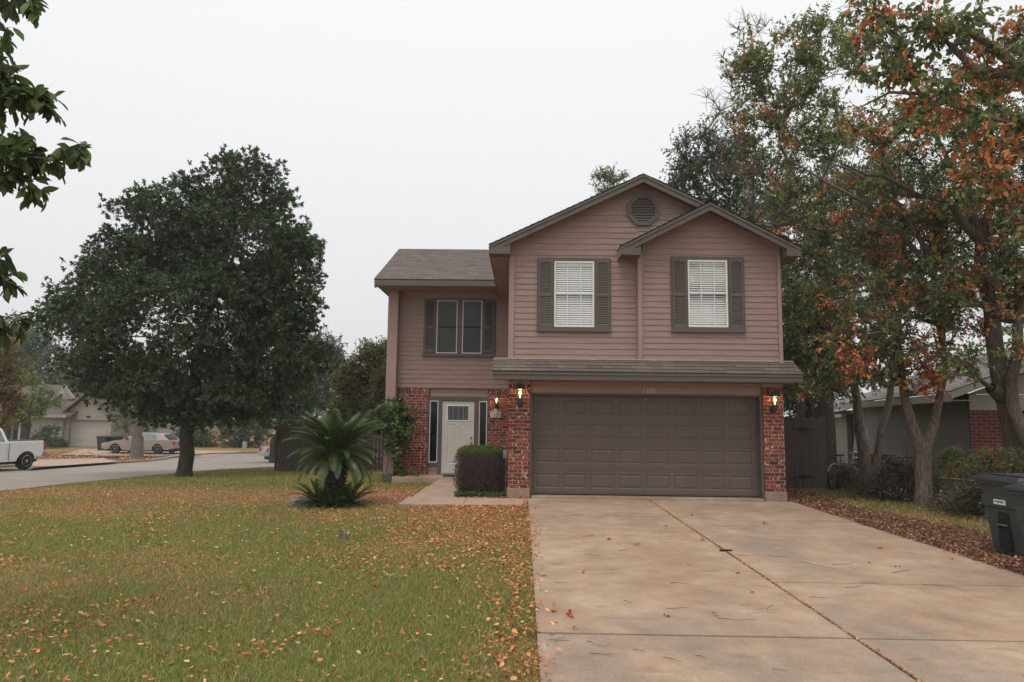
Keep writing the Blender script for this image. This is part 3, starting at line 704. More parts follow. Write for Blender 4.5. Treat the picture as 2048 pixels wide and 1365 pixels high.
# ---- gable vent
vt = MB(); cx_, cz_, R = 2.535, 6.085, .365
oc = [(cx_+R*math.cos(PI/8+k*PI/4), cz_+R*math.sin(PI/8+k*PI/4)) for k in range(8)]; ic = [(cx_+R*.74*math.cos(PI/8+k*PI/4), cz_+R*.74*math.sin(PI/8+k*PI/4)) for k in range(8)]
for k in range(8):
    a, b_, c_, d = oc[k], oc[(k+1)%8], ic[(k+1)%8], ic[k]
    vs = [(p[0],14.24,p[1]) for p in (a,b_,c_,d)]+[(p[0],14.283,p[1]) for p in (a,b_,c_,d)]; vt.add(vs, [(0,1,2,3),(4,7,6,5),(0,4,5,1),(2,6,7,3)])
vo = vt.build('gable_vent', m_brown, house)
MB().prism(ic, 'y', 14.275, 14.279).build('vent_backing', m_dark, vo)
lv = MB(); ri = R*.74*math.cos(PI/8)
for i in range(8):
    z = cz_-ri+.02+i*(2*ri-.03)/8; hw = min(ri, R*.74*math.cos(PI/8)*2 - 0, (ri*1.0 if abs(z+.03-cz_) < ri*.42 else ri-(abs(z+.03-cz_)-ri*.42)))
    lv.box(cx_-hw,cx_+hw,14.252,14.256,z,z+.004); lv.add([(cx_-hw,14.246,z),(cx_+hw,14.246,z),(cx_+hw,14.272,z+.052),(cx_-hw,14.272,z+.052)], [(0,1,2,3)])
lv.build('louvers', m_brown, vo)

# ---- wing window with dark screens
wx = MB(); y = 19.5
wx.box(-2.87,-2.50,y-.05,y-.016,3.42,5.0).box(-1.90,-1.76,y-.05,y-.016,3.42,5.0).box(-1.19,-.81,y-.05,y-.016,3.42,5.0).box(-2.50,-1.90,y-.05,y-.016,4.96,5.0).box(-1.76,-1.19,y-.05,y-.016,4.96,5.0).box(-2.89,-.80,y-.075,y-.016,3.33,3.42)
ww = wx.build('window', m_brown, house, bev=.004); ww['label'] = 'wide shaded window with two dark screens over the entry'
for a, b_ in ((-2.84,-2.55),(-1.14,-.85)):
    s = MB(); shutter(s, a, b_, 3.45, 4.97, y-.0505, 4.17, 26); s.build('shutter', m_brown, ww)
fr = MB()
for a, b_ in ((-2.495,-1.905),(-1.755,-1.195)):
    fr.box(a,a+.022,y-.06,y-.02,3.425,4.955).box(b_-.022,b_,y-.06,y-.02,3.425,4.955).box(a+.022,b_-.022,y-.06,y-.02,3.425,3.447).box(a+.022,b_-.022,y-.06,y-.02,4.933,4.955)
fr.build('screen_frame', m_white, ww)
sc_ = MB().box(-2.472,-1.928,y-.04,y-.02,3.448,4.932).box(-1.732,-1.218,y-.04,y-.02,3.448,4.932); sc_.build('screen', m_screen, ww)
MB().box(-2.472,-1.928,y-.046,y-.0405,4.17,4.20).box(-1.732,-1.218,y-.046,y-.0405,4.17,4.20).build('meeting_rail', m_dark, ww)

# ---- entry
y = 19.53
en = MB().box(-2.69,-2.665,y-.04,y+.08,-.02,2.425).box(-.995,-.97,y-.04,y+.08,-.02,2.425).box(-2.66,-.995,y-.03,y+.02,2.07,2.20)
en.box(-2.66,-2.64,y-.03,y+.02,.26,2.07).box(-2.40,-2.275,y-.03,y+.02,-.02,2.07).box(-1.375,-1.235,y-.03,y+.02,-.02,2.07).box(-1.01,-.995,y-.03,y+.02,.0,2.07).box(-2.66,-2.40,y-.03,y+.02,.25,.33).box(-1.235,-1.01,y-.03,y+.02,0,.33)
en.build('door_surround', m_brown, house, bev=.004)
for a, b_ in ((-2.64,-2.40),(-1.235,-1.01)):
    s = MB().box(a,a+.02,y-.025,y+.01,.33,2.07).box(b_-.02,b_,y-.025,y+.01,.33,2.07).box(a+.02,b_-.02,y-.025,y+.01,.33,.352).box(a+.02,b_-.02,y-.025,y+.01,2.045,2.07)
    so_ = s.build('sidelight', m_white, house); MB().box(a+.02,b_-.02,y-.01,y-.004,.352,2.045).build('pane', mat('sidelight_glass', (.008,.009,.009), .12, .2, 3, spec=.4), so_)
dr = MB(); x0, x1 = -2.262, -1.388
xs_ = [x0,x0+.14,x0+.36,x0+.50,x0+.72,x1]; zs_ = [.045,.30,1.40,1.53,1.92,2.03]; w_ = x1-x0
xs_ = [x0,x0+.16*w_,x0+.42*w_,x0+.57*w_,x0+.83*w_,x1]
panel(dr, xs_[1],xs_[2],zs_[1],zs_[2],y-.02,.025,.008,.007); panel(dr, xs_[3],xs_[4],zs_[1],zs_[2],y-.02,.025,.008,.007)
field(dr, xs_, zs_[:3], y-.02, {(1,1),(3,1)}); field(dr, [x0,x1], zs_[2:4], y-.02, set()); field(dr, [x0,xs_[1],xs_[4],x1], zs_[3:5], y-.02, {(1,0)}); field(dr, [x0,x1], zs_[4:], y-.02, set())
dr.box(x0,x1,y-.005,y+.02,.045,1.55)
do = dr.build('front_door', m_door, house)
MB().box(x0-.012,x0-.001,y-.035,y,.02,2.045).box(x1+.001,x1+.012,y-.035,y,.02,2.045).box(x0-.012,x1+.012,y-.035,y,2.032,2.045).build('door_frame', m_white, house)
MB().box(x0-.03,x1+.03,y-.09,y-.01,.0,.04).build('threshold', m_chrome, house, bev=.005)
lt = MB().box(xs_[1],xs_[4],y-.01,y-.006,1.53,1.92); lt.build('door_lite', mat('lite_glass', (.02,.024,.026), .15, .3, 4), do)
ld = MB(); a, b_, c_, d = xs_[1], xs_[4], 1.53, 1.92
ld.box(a-.03,a,y-.034,y-.015,c_-.03,d+.03).box(b_,b_+.03,y-.034,y-.015,c_-.03,d+.03).box(a,b_,y-.034,y-.015,c_-.03,c_).box(a,b_,y-.034,y-.015,d,d+.03); ld.build('lite_frame', m_white, do)
ld = MB(); th_ = .007
for z in (c_+.04,): ld.box(a,b_,y-.016,y-.011,z,z+th_)
ld.box(a+.03,a+.03+th_,y-.016,y-.011,c_+.04,d-.07).box(b_-.03-th_,b_-.03,y-.016,y-.011,c_+.04,d-.07)
for k in range(1,4): xx = a+(b_-a)*k/4; ld.box(xx-.009,xx-.004,y-.016,y-.011,c_+.04,d-.03).box(xx+.004,xx+.009,y-.016,y-.011,c_+.04,d-.03)
for r_ in range(6):
    z = c_+.08+r_*.05; pts = [(a+.03+(b_-a-.06)*t, z+.035*math.sin(PI*t)*(r_/5)) for t in [i/10 for i in range(11)]]
    for i in range(10): (p,zz),(q_,z2) = pts[i], pts[i+1]; ld.add([(p,y-.0145,zz),(q_,y-.0145,z2),(q_,y-.0145,z2+th_),(p,y-.0145,zz+th_)], [(0,1,2,3)])
ld.build('leading', m_chrome, do)
for z, r_ in ((1.05,.033),(.90,.036)):
    b = MB(); b.lathe(0,0,[(0.001,0),(r_,0),(r_,.012),(.014,.018),(.014,.035),(r_*.75,.045),(r_*.8,.06),(.001,.07)],14)
    b.v = [(v[0]+x1-.07, y-.02-v[2], v[1]+z) for v in b.v]; b.build('handle' if z < 1 else 'deadbolt', m_chrome, do, smooth=True)
bx = MB().box(-.40,-.31,14.55,14.63,.78,.95); eb = bx.build('meter_box', mat('grey_plastic', (.33,.32,.31), .5, .1, 6), house, bev=.008)
MB().tube([(-.335,14.59,.78),(-.335,14.59,-.05)], .012, 8).build('conduit', MATS['grey_plastic'], eb)
MB().box(-3.9,5.35,19.9,25.7,-.2,-.05).build('floor_slab', m_found, house)

# ---- wall lanterns (lit)
m_bulb = mat_emit('lit_bulb', (1,.70,.36), 5.)
m_lglass = mat_glass('lantern_glass', (.95,.9,.82), .12, .1)
m_lant = mat('lantern_blue_black', (.05,.062,.075), .4, .2, 12, spec=.5)
def lantern(x, y, z, s, label, watt):
    """z = middle height of the glass"""
    r = root('wall_lantern', (x,y,z), label, 'wall light', 'lit lanterns on the brick')
    cy = -.17*s; loc = dict(parent=r, local=True)
    b = MB().lathe(0,cy,[(.112*s,.085*s),(.115*s,.095*s),(.10*s,.12*s),(.075*s,.165*s),(.04*s,.195*s),(.02*s,.20*s),(.018*s,.225*s),(.006*s,.235*s)],18)
    b.build('cap', m_lant, smooth=True, **loc)
    b = MB().lathe(0,cy,[(.02*s,-.115*s),(.078*s,-.115*s),(.078*s,-.10*s),(.055*s,-.095*s)],18)
    b.lathe(0,cy,[(.02*s,-.24*s),(.035*s,-.225*s),(.05*s,-.17*s),(.062*s,-.117*s)],14)
    b.tube([(0,cy,-.20*s),(0,-.06*s,-.22*s),(0,-.01,-.19*s)], .016*s, 8); b.build('base_cup', m_lant, smooth=True, **loc)
    b = MB().box(-.055*s,.055*s,-.02,.0,-.26*s,-.12*s); b.build('wall_plate', m_black, bev=.006, **loc)
    b = MB()
    for k in range(6):
        t = k*PI/3+.3; b.tube([(.062*s*math.cos(t),cy+.062*s*math.sin(t),-.10*s),(.098*s*math.cos(t),cy+.098*s*math.sin(t),.09*s)], .0045*s, 5)
    b.build('ribs', m_lant, **loc)
    MB().lathe(0,cy,[(.058*s,-.10*s),(.094*s,.09*s)],18,caps=False).build('glass', m_lglass, smooth=True, **loc)
    MB().lathe(0,cy,[(.008*s,-.09*s),(.012*s,-.03*s),(.030*s,-.005*s),(.034*s,.018*s),(.022*s,.042*s),(.004*s,.05*s)],12).build('bulb', m_bulb, smooth=True, **loc)
    ld_ = bpy.data.lights.new('lantern_light', 'POINT'); ld_.energy = watt; ld_.color = (1,.62,.30); ld_.shadow_soft_size = .04
    lo = bpy.data.objects.new('lantern_light', ld_); COL.objects.link(lo); lo.parent = r; lo.location = (0,cy-.01,.065*s)
    return r
lantern(-.055,14.19,2.13,1.0, 'lit lantern with blue grey dome on the left garage pillar', 3.2)
lantern(5.14,14.19,2.05,.95, 'dark lit lantern on the right garage pillar beside leaves', 3.)
lantern(-.74,19.49,1.97+.12,.82, 'small lit lantern on the brick beside the front door', 3.)
# ---- address plaque
pq = root('address_plaque', (-.765,19.488,1.72), 'small arched white address plaque reading 1105 beside the front door', 'plaque')
pp = [(-.15,-.11),(.15,-.11),(.15,.06),(.12,.075),(.06,.10),(.035,.135),(0,.15),(-.035,.135),(-.06,.10),(-.12,.075),(-.15,.06)]
MB().prism(pp,'y',-.02,-.001).build('plate', mat('plaque_cream', (.62,.60,.54), .5, .06, 9), pq, local=True)
text('number_print', '1105', .15, (-.765,19.466,1.625), m_black, pq, sx=.8)
b = MB()
for xx, zz in ((-.085,.058),(-.045,.075),(.045,.075),(.085,.058),(-.105,.045),(.105,.045)): b.lathe(xx,zz,[(.013,-.0235),(.013,-.0205)],8)
b.v = [(v[0],v[2],v[1]) for v in b.v]; b.build('ornament_print', m_black, pq, local=True)
mt = root('doormat', (-1.8,19.05,-.008), 'dark flat doormat in front of the cream door', 'doormat')
MB().box(-.36,.36,-.22,.22,0,.016).build('mat', mat('mat_rubber', (.03,.03,.032), .9, .3, 30, bump=.6), mt, bev=.005, local=True)
MB().box(-.30,.30,-.16,.16,.0165,.02).build('mat_pile', mat('mat_pile', (.055,.05,.05), .95, .3, 60, bump=.8), mt, local=True)

# ================================================================ LEFT: FENCE, STREET SCENE
m_wood = mat('weathered_wood', (.075,.062,.055), .9, col2=(.15,.125,.11), scale=7, stretch=(5,5,.5), bump=.6, bscale=20)
m_woodd = mat('old_wood_brown', (.085,.066,.056), .9, col2=(.135,.108,.092), scale=6, stretch=(6,6,.4), bump=.6, bscale=20)
def plank_fence(name, label, A, B, h, m, w=.14, posts=True, ear=True):
    A = Vector(A); B = Vector(B); d = (B-A); Ln = d.length; u = d.normalized(); ang = math.atan2(u.y,u.x)
    r = root(name, (A.x,A.y,g1(A.x,A.y)), label, 'fence'); b = MB(); n = int(Ln/w)
    z0 = g1(A.x,A.y)
    for i in range(n):
        p = A+u*(i*w); zg = g1(p.x,p.y)-z0; t = random.uniform(-.02,.015); x0 = i*w+.004; x1 = (i+1)*w-.004; o_ = random.uniform(-.004,.004)
        b.prism([(x0,zg+.03),(x1,zg+.03),(x1,zg+h+t-.03),(x1-.03,zg+h+t),(x0+.03,zg+h+t),(x0,zg+h+t-.03)], 'y', -.012+o_, .006+o_)
    R = Matrix.Rotation(ang, 4, 'Z'); b.build('board', m, r, local=True, xf=R)['kind'] = 'stuff'
    for z in (.35, h-.4):
        b = MB(); b.add([(0,.01,z),(Ln,.01,z+g1(B.x,B.y)-z0),(Ln,.05,z+g1(B.x,B.y)-z0),(0,.05,z),(0,.01,z+.09),(Ln,.01,z+.09+g1(B.x,B.y)-z0),(Ln,.05,z+.09+g1(B.x,B.y)-z0),(0,.05,z+.09)], [(0,3,2,1),(4,5,6,7),(0,1,5,4),(1,2,6,5),(2,3,7,6),(3,0,4,7)])
        b.build('rail', m, r, local=True, xf=R)
    for k in range(int(Ln/2.4)+1):
        p = A+u*(k*2.4); zg = g1(p.x,p.y)-z0; MB().box(k*2.4,k*2.4+.09,.052,.14,zg-.1,zg+h-.03).build('post', m, r, local=True, xf=R)
    return r
FA = gp(555,945)
plank_fence('wood_fence', 'weathered grey plank fence between the palm and the street', (FA.x,FA.y,0), (-3.9,25.9,0), 1.68, m_wood)
plank_fence('wood_fence', 'weathered plank fence running back along the street from the corner', (FA.x-.02,FA.y+.1,0), (FA.x-.3,FA.y+14,0), 1.68, m_wood)

# ---- vehicles (local frame: x forward, y left, z up)
m_tyre = mat('tyre_rubber', (.016,.016,.017), .85, .2, 20)
m_cglass = mat('car_glass', (.16,.20,.20), .08, .15, 2, spec=.8)
m_cblack = mat('car_black_trim', (.02,.02,.022), .6, .15, 10)
m_red = mat('tail_lamp_red', (.50,.02,.015), .2, .1, 6, spec=.7)
m_amber = mat('lamp_amber', (.7,.42,.2), .2, .1, 6)
m_alloy = mat('alloy', (.45,.44,.42), .35, .1, 8, metal=.8)
def side_body(mb, outline, wfun, inset=.05):
    """closed side outline (x,z) swept across the width; wfun(z)=half width; edges rounded in by one chamfer ring"""
    n = len(outline); cx = sum(p[0] for p in outline)/n; cz = sum(p[1] for p in outline)/n
    def ring(side, k, f):
        return [(cx+(x-cx)*f, side*(wfun(z)-k), cz+(z-cz)*(1-(1-f)*2.2)) for x, z in outline]
    vs = ring(-1,0,.985)+ring(-1,inset,1)+ring(1,inset,1)+ring(1,0,.985); fs = [tuple(range(n)), tuple(range(3*n,4*n))[::-1]]
    for k in range(3):
        for i in range(n): j = (i+1)%n; fs.append((k*n+i, (k+1)*n+i, (k+1)*n+j, k*n+j))
    mb.add(vs, fs)
def arch(cx, r, z0, n=9):
    """wheel-arch points, going from +x to -x along the bottom edge"""
    return [(cx+r*math.cos(t), max(z0, r*.95*math.sin(t)+.32)) for t in [PI*i/(n-1) for i in range(n)]]
def wheel(parent, x, y, r, w, label=None, hub='disc'):
    s = 1 if y > 0 else -1; M = Matrix.Translation((x,y,r)) @ Matrix.Rotation(PI/2, 4, 'X')
    b = MB().lathe(0,0,[(r*.6,-w/2),(r*.93,-w/2),(r,-w*.32),(r,w*.32),(r*.93,w/2),(r*.6,w/2)],24); t = b.build('wheel', m_tyre, parent, smooth=True, local=True, xf=M)
    b = MB(); f = -s*(w/2+.005); b.lathe(0,0,[(.001,f*.55),(r*.62,f*.55)],20,caps=False).lathe(0,0,[(r*.58,f*.4),(r*.66,f),(r*.62,f*1.05),(r*.56,f*.5)],24,caps=False)
    for k in range(6):
        a = k*PI/3+.2; c, sn = math.cos(a), math.sin(a); q_ = [(.10,-.05),(.60,-.075),(.60,.075),(.10,.05)]
        b.add([(r*(u*c-v*sn), r*(u*sn+v*c), f*.92) for u,v in q_]+[(r*(u*c-v*sn), r*(u*sn+v*c), f*.5) for u,v in q_], [(0,1,2,3),(0,4,5,1),(2,6,7,3),(3,2,1,0)])
    b.lathe(0,0,[(.001,f*1.0),(r*.17,f),(r*.19,f*.6)],14); b.build('rim', m_alloy, t, local=True, xf=M); return t
def sheet(name, pts, m, parent, th=.006):
    """thin panel following given corner points"""
    b = MB(); n = len(pts); P = [Vector(p) for p in pts]; nr = (P[1]-P[0]).cross(P[2]-P[0]).normalized()*th
    b.add([p for p in P]+[p-nr for p in P], [tuple(range(n)), tuple(range(n,2*n))[::-1]]+[(i,n+i,n+(i+1)%n,(i+1)%n) for i in range(n)]); return b.build(name, m, parent, local=True)
# pickup
m_wht = mat('car_paint_white', (.78,.78,.77), .3, .03, 2, coat=.5)
pw = gp(57,942); ang = math.radians(-97)
tk = root('pickup_truck', (0,0,0), 'white pickup truck parked at the far kerb, its bed and rear wheel in view', 'truck')
fx, fy = math.cos(ang), math.sin(ang); lx, ly = -fy, fx
org = Vector((pw.x,pw.y))-Vector((fx,fy))*(-1.62)-Vector((lx,ly))*.86
tk.location = (org.x, org.y, g1(pw.x,pw.y)+.05); tk.rotation_euler = (0,0,ang); tk.scale = (.93,.93,.93)
b = MB(); W = .92
lower = [(-2.42,.55),(-2.50,.95),(-2.48,1.12),(-2.44,1.15),(-.78,1.16),(-.74,1.12),(1.10,1.08),(2.3,1.00),(2.58,.90),(2.66,.6),(2.6,.38),(2.1,.36)]+arch(1.62,.44,.36)+[(1.1,.36),(-1.15,.36)]+arch(-1.62,.46,.36)+[(-2.14,.46)]
side_body(b, lower, lambda z: W-.06*max(0,z-.8)/.4-.05*max(0,.6-z)/.3, .05); body = b.build('body', m_wht, tk, smooth=True, local=True)
b = MB(); cab = [(-.76,1.10),(-.62,1.64),(-.50,1.74),(.62,1.78),(.80,1.72),(1.46,1.10)]; side_body(b, cab, lambda z: .86-.24*max(0,z-1.1)/.68, .06); b.build('cab', m_wht, tk, smooth=True, local=True)
hw = lambda z: .862-.24*max(0,z-1.1)/.68
for s in (1,-1):
    g = lambda x,z: (x, s*(hw(z)+.004), z)
    for nm, ps in (('rear_quarter_window', [(-.60,1.16),(-.50,1.58),(-.18,1.63),(-.12,1.16)]),('door_window',[(-.02,1.16),(-.06,1.65),(.58,1.68),(.72,1.63),(1.22,1.16)])):
        q_ = [g(*p) for p in ps]; sheet(nm, q_ if s < 0 else q_[::-1], m_cglass, tk)
    MB().box(-.02,.16,s*.93,s*.965,.985,1.02).build('door_handle', m_cblack, tk, bev=.008, local=True)
    MB().box(1.0,1.12,s*.92,s*1.10,1.12,1.28).build('side_mirror', m_cblack, tk, bev=.02, local=True)
    MB().prism([(-2.13,.30),(-2.09,.30),(-2.11,.80),(-2.15,.80)],'y',s*.70,s*.90).build('mud_flap', m_cblack, tk, local=True)
    MB().box(-2.515,-2.43,s*.76,s*.905,.74,1.06).build('taillight', m_red, tk, bev=.01, local=True)
    MB().box(-.745,-.735,s*.905,s*.925,.42,1.12).build('body_seam', m_cblack, tk, local=True)
    wheel(tk, -1.62, s*.80, .355, .24); wheel(tk, 1.62, s*.80, .355, .24)
MB().box(-2.64,-2.46,-.86,.86,.50,.68).build('rear_bumper', mat('bumper_grey', (.22,.23,.24), .4, .1, 6), tk, bev=.03, local=True)
MB().box(-2.2,2.3,-.72,.72,.26,.46).box(-2.40,-.82,-.80,.80,1.148,1.17).build('underbody', m_cblack, tk, local=True)
MB().lathe(0,0,[(.06,0),(.075,.004),(.07,.008)],14).build('fuel_cap', m_wht, tk, local=True, xf=Matrix.Translation((-1.35,.922,1.0)) @ Matrix.Rotation(-PI/2,4,'X'))
# sedans
def sedan(label, paint, loc, ang, plate=True, vinyl=False):
    r = root('sedan', loc, label, 'car', None, ang)
    W = .97; b = MB()
    low = [(-2.62,.40),(-2.70,.55),(-2.66,.80),(-2.60,.90),(-1.70,.97),(.95,.95),(1.9,.85),(2.45,.72),(2.62,.60),(2.60,.35),(2.3,.26)]+arch(1.62,.40,.24)+[(1.1,.24),(-1.0,.24)]+arch(-1.38,.40,.24)+[(-2.0,.28)]
    side_body(b, low, lambda z: W-.05*max(0,z-.6)/.3-.06*max(0,.45-z)/.2, .10); b.build('body', paint, r, smooth=True, local=True)
    b = MB(); cab = [(-1.98,.93),(-1.42,1.32),(-1.15,1.40),(.10,1.42),(.32,1.38),(1.18,.94)]; side_body(b, cab, lambda z: .86-.24*max(0,z-.93)/.48, .09); b.build('cabin', paint, r, smooth=True, local=True)
    hw = lambda z: .861-.24*max(0,z-.93)/.48
    for s in (1,-1):
        g = lambda x,z: (x, s*(hw(z)+.006), z)
        for nm, ps in (('rear_door_window',[(-1.22,.99),(-1.12,1.27),(-.95,1.33),(-.32,1.35),(-.32,.99)]),('front_door_window',[(-.26,.99),(-.26,1.35),(.15,1.34),(.30,1.29),(.86,.99)])):
            q_ = [g(*p) for p in ps]; sheet(nm, q_ if s < 0 else q_[::-1], m_cglass, r)
        for x in (-.95,.0): MB().box(x,x+.16,s*.95,s*.975,.80,.825).build('door_handle', m_alloy, r, bev=.006, local=True)
        MB().box(.72,.86,s*.90,s*1.05,.95,1.06).build('side_mirror', m_cblack, r, bev=.02, local=True)
        MB().prism([(-2.62,.60),(-2.54,.90),(-2.40,.88),(-2.44,.60)],'y',s*.78,s*.955).build('taillight', m_red, r, local=True)
        MB().box(-2.695,-2.60,s*.52,s*.80,.62,.84).build('taillight', m_red, r, bev=.01, local=True)
        MB().prism([(2.28,.58),(2.60,.55),(2.56,.68),(2.34,.74)],'y',s*.76,s*.96).build('headlight', m_amber, r, local=True)
        MB().box(-2.2,2.2,s*.955,s*.985,.52,.545).build('side_moulding', paint, r, bev=.006, local=True)
        wheel(r, 1.62, s*.84, .33, .21); wheel(r, -1.38, s*.84, .33, .21)
    q_ = [(-1.96,.56,.97),(-1.46,.48,1.30),(-1.46,-.48,1.30),(-1.96,-.56,.97)]; q_ = [(x-.03,y,z+.012) for x,y,z in q_]; sheet('rear_window', q_, m_cblack, r)
    MB().box(-2.72,-2.66,-.26,.26,.62,.74).build('number_plate', m_white, r, bev=.004, local=True)
    MB().box(-2.745,-2.62,-.88,.88,.40,.57).build('rear_bumper', paint, r, bev=.04, local=True)
    MB().box(-2.4,2.3,-.78,.78,.17,.34).build('underbody', m_cblack, r, local=True)
    return r
m_taupe = mat('car_paint_taupe', (.36,.31,.28), .3, .03, 2, coat=.5, metal=.3)
m_silv = mat('car_paint_silver', (.52,.51,.48), .3, .03, 2, coat=.5, metal=.3)
sp_ = at(283,903,47.2); sedan('taupe sedan parked facing left in the driveway beyond the street', m_taupe, (sp_.x+.3,47.2,g1(sp_.x,47.2)+.05), PI-.05)
sp_ = at(560,930,40.0); sedan('silver sedan on the street, half hidden behind the plank fence', m_silv, (sp_.x+1.45,40.8,g1(sp_.x,40.)+.03), math.radians(38))

# ---- pale brick house across the street
m_wb = mat('white_painted_brick', (.50,.46,.43), .85, .06, 5); 
def brickish(name, c1, c2, mort, sc):
    m = bpy.data.materials.new(name); m.use_nodes = True; N, L = _n(m); b = N['Principled BSDF']; b.inputs['Roughness'].default_value = .9
    tc = N.new('ShaderNodeTexCoord'); s = N.new('ShaderNodeSeparateXYZ'); L.new(tc.outputs['Object'], s.inputs[0]); a = N.new('ShaderNodeMath'); L.new(s.outputs[0], a.inputs[0]); L.new(s.outputs[1], a.inputs[1])
    c = N.new('ShaderNodeCombineXYZ'); L.new(a.outputs[0], c.inputs[0]); L.new(s.outputs[2], c.inputs[1]); t = N.new('ShaderNodeTexBrick'); L.new(c.outputs[0], t.inputs['Vector'])
    t.inputs['Scale'].default_value = 1; t.inputs['Brick Width'].default_value = .21*sc; t.inputs['Row Height'].default_value = .08*sc; t.inputs['Mortar Size'].default_value = .008*sc
    t.inputs['Color1'].default_value = (*c1,1); t.inputs['Color2'].default_value = (*c2,1); t.inputs['Mortar'].default_value = (*mort,1); L.new(t.outputs[0], b.inputs['Base Color']); return m
m_wb = brickish('brick_painted_white', (.46,.42,.385), (.33,.30,.275), (.24,.22,.20), 1.15)
m_cream = mat('cream_stucco', (.40,.365,.30), .8, .05, 2); m_tang = mat('beige_trim', (.33,.295,.255), .6, .05, 3)
m_rfar = mat('far_shingles', (.085,.062,.056), .95, col2=(.145,.11,.098), scale=5, stretch=(1,1,5), bump=.4)
wa = at(138,895,55); wh = root('brick_house', (wa.x,wa.y,g1(wa.x,55)), 'low white brick house with brown shingle roof and pale garage door across the street', 'house', None, math.radians(8))
k = 55/F_PX
def WX(px): return (px-138)*k
def bld(bm_, name, m, par, **kw): return bm_.build(name, m, par, local=True, **kw)
H = 2.55
bld(MB().box(WX(72),WX(130),-.6,6,0,H), 'brick_wall', m_wb, wh); bld(MB().box(WX(130)+.01,WX(138),-.3,6,0,H), 'brick_pier', m_wb, wh); bld(MB().box(WX(208),WX(217),-.3,6,0,H), 'brick_pier', m_wb, wh)
bld(MB().box(WX(-25),WX(24),-1.2,6,0,H), 'brick_wall', m_wb, wh); bld(MB().box(WX(24)+.01,WX(72)-.01,1.2,6,0,H), 'recessed_wall', m_tang, wh); bld(MB().box(WX(34),WX(37),-.4,-.25,0,H), 'porch_post', m_tang, wh); bld(MB().box(WX(47),WX(50),-.4,-.25,0,H), 'porch_post', m_white, wh)
g_ = MB().box(WX(138)+.01,WX(208)-.01,0,.1,0,2.15)
for i in range(4):
    g_.box(WX(138)+.05,WX(208)-.05,-.02,-.001,.04+i*.53,.04+i*.53+.49)
bld(g_, 'garage_door', mat('garage_white', (.45,.42,.385), .6, .05, 3), wh)
bld(MB().prism([(WX(132),2.16),(WX(214),2.16),(WX(214),2.75),(WX(173),4.3),(WX(132),2.75)],'y',-.25,-.1), 'gable', m_tang, wh)
rf = MB(); rf.prism([(WX(124),2.62),(WX(173),4.55),(WX(222),2.62),(WX(222),2.50),(WX(173),4.40),(WX(124),2.50)],'y',-.7,6); bld(rf,'roof',m_rfar,wh)
rf = MB(); rf.add([(WX(66),-1.1,2.55),(WX(150),-1.1,2.55),(WX(160),3.8,4.45),(WX(95),3.8,4.45),(WX(66),-1.1,2.40),(WX(150),-1.1,2.40),(WX(160),3.8,4.3),(WX(95),3.8,4.3)],[(0,1,2,3),(4,7,6,5),(0,4,5,1),(1,5,6,2),(2,6,7,3),(3,7,4,0)]); ro = bld(rf,'roof',m_rfar,wh)
bld(MB().box(WX(20),WX(142),-1.14,-1.11,2.34,2.56), 'fascia', m_tang, ro)
rf = MB(); rf.add([(WX(-30),-1.5,2.55),(WX(75),-1.5,2.55),(WX(98),3.9,5.1),(WX(-30),3.9,5.1),(WX(-30),-1.5,2.4),(WX(75),-1.5,2.4),(WX(98),3.9,4.95),(WX(-30),3.9,4.95)],[(0,1,2,3),(4,7,6,5),(0,4,5,1),(1,5,6,2),(2,6,7,3),(3,7,4,0)]); bld(rf,'roof',m_rfar,wh)
bld(MB().prism([(WX(72),3.7),(WX(112),3.9),(WX(92),5.0)],'y',2.2,2.4),'gable',m_cream,wh); bld(MB().prism([(WX(94),5.15),(WX(116),3.95),(WX(112),3.8),(WX(92),4.95)],'y',1.9,2.2),'gable_trim',m_tang,wh)
bld(MB().box(WX(173)-.15,WX(173)+.15,-.27,-.251,2.35,2.5), 'house_number_board', m_cblack, wh)
# cream house further right
ca = at(217,896,58); ch = root('cream_house', (ca.x,ca.y,g1(ca.x,58)), 'cream walled house behind the taupe sedan, half hidden by the big tree', 'house', None, math.radians(6)); k2 = 58/F_PX
bld(MB().box(0,9.5*k2*13.6,0,6,0,2.9),'wall',m_cream,ch); bld(MB().box(2.5,4.0,-.03,-.001,1.0,2.1),'window',m_cglass,ch); bld(MB().box(3.9,4.0,-.06,-.04,0,2.9),'downspout',m_tang,ch)
bld(MB().add([(-.4,-.6,2.95),(6.2,-.6,2.95),(5.6,4,4.6),(0,4,4.6),(-.4,-.6,2.8),(6.2,-.6,2.8),(5.6,4,4.45),(0,4,4.45)],[(0,1,2,3),(4,7,6,5),(0,4,5,1),(1,5,6,2),(2,6,7,3),(3,7,4,0)]),'roof',m_rfar,ch)

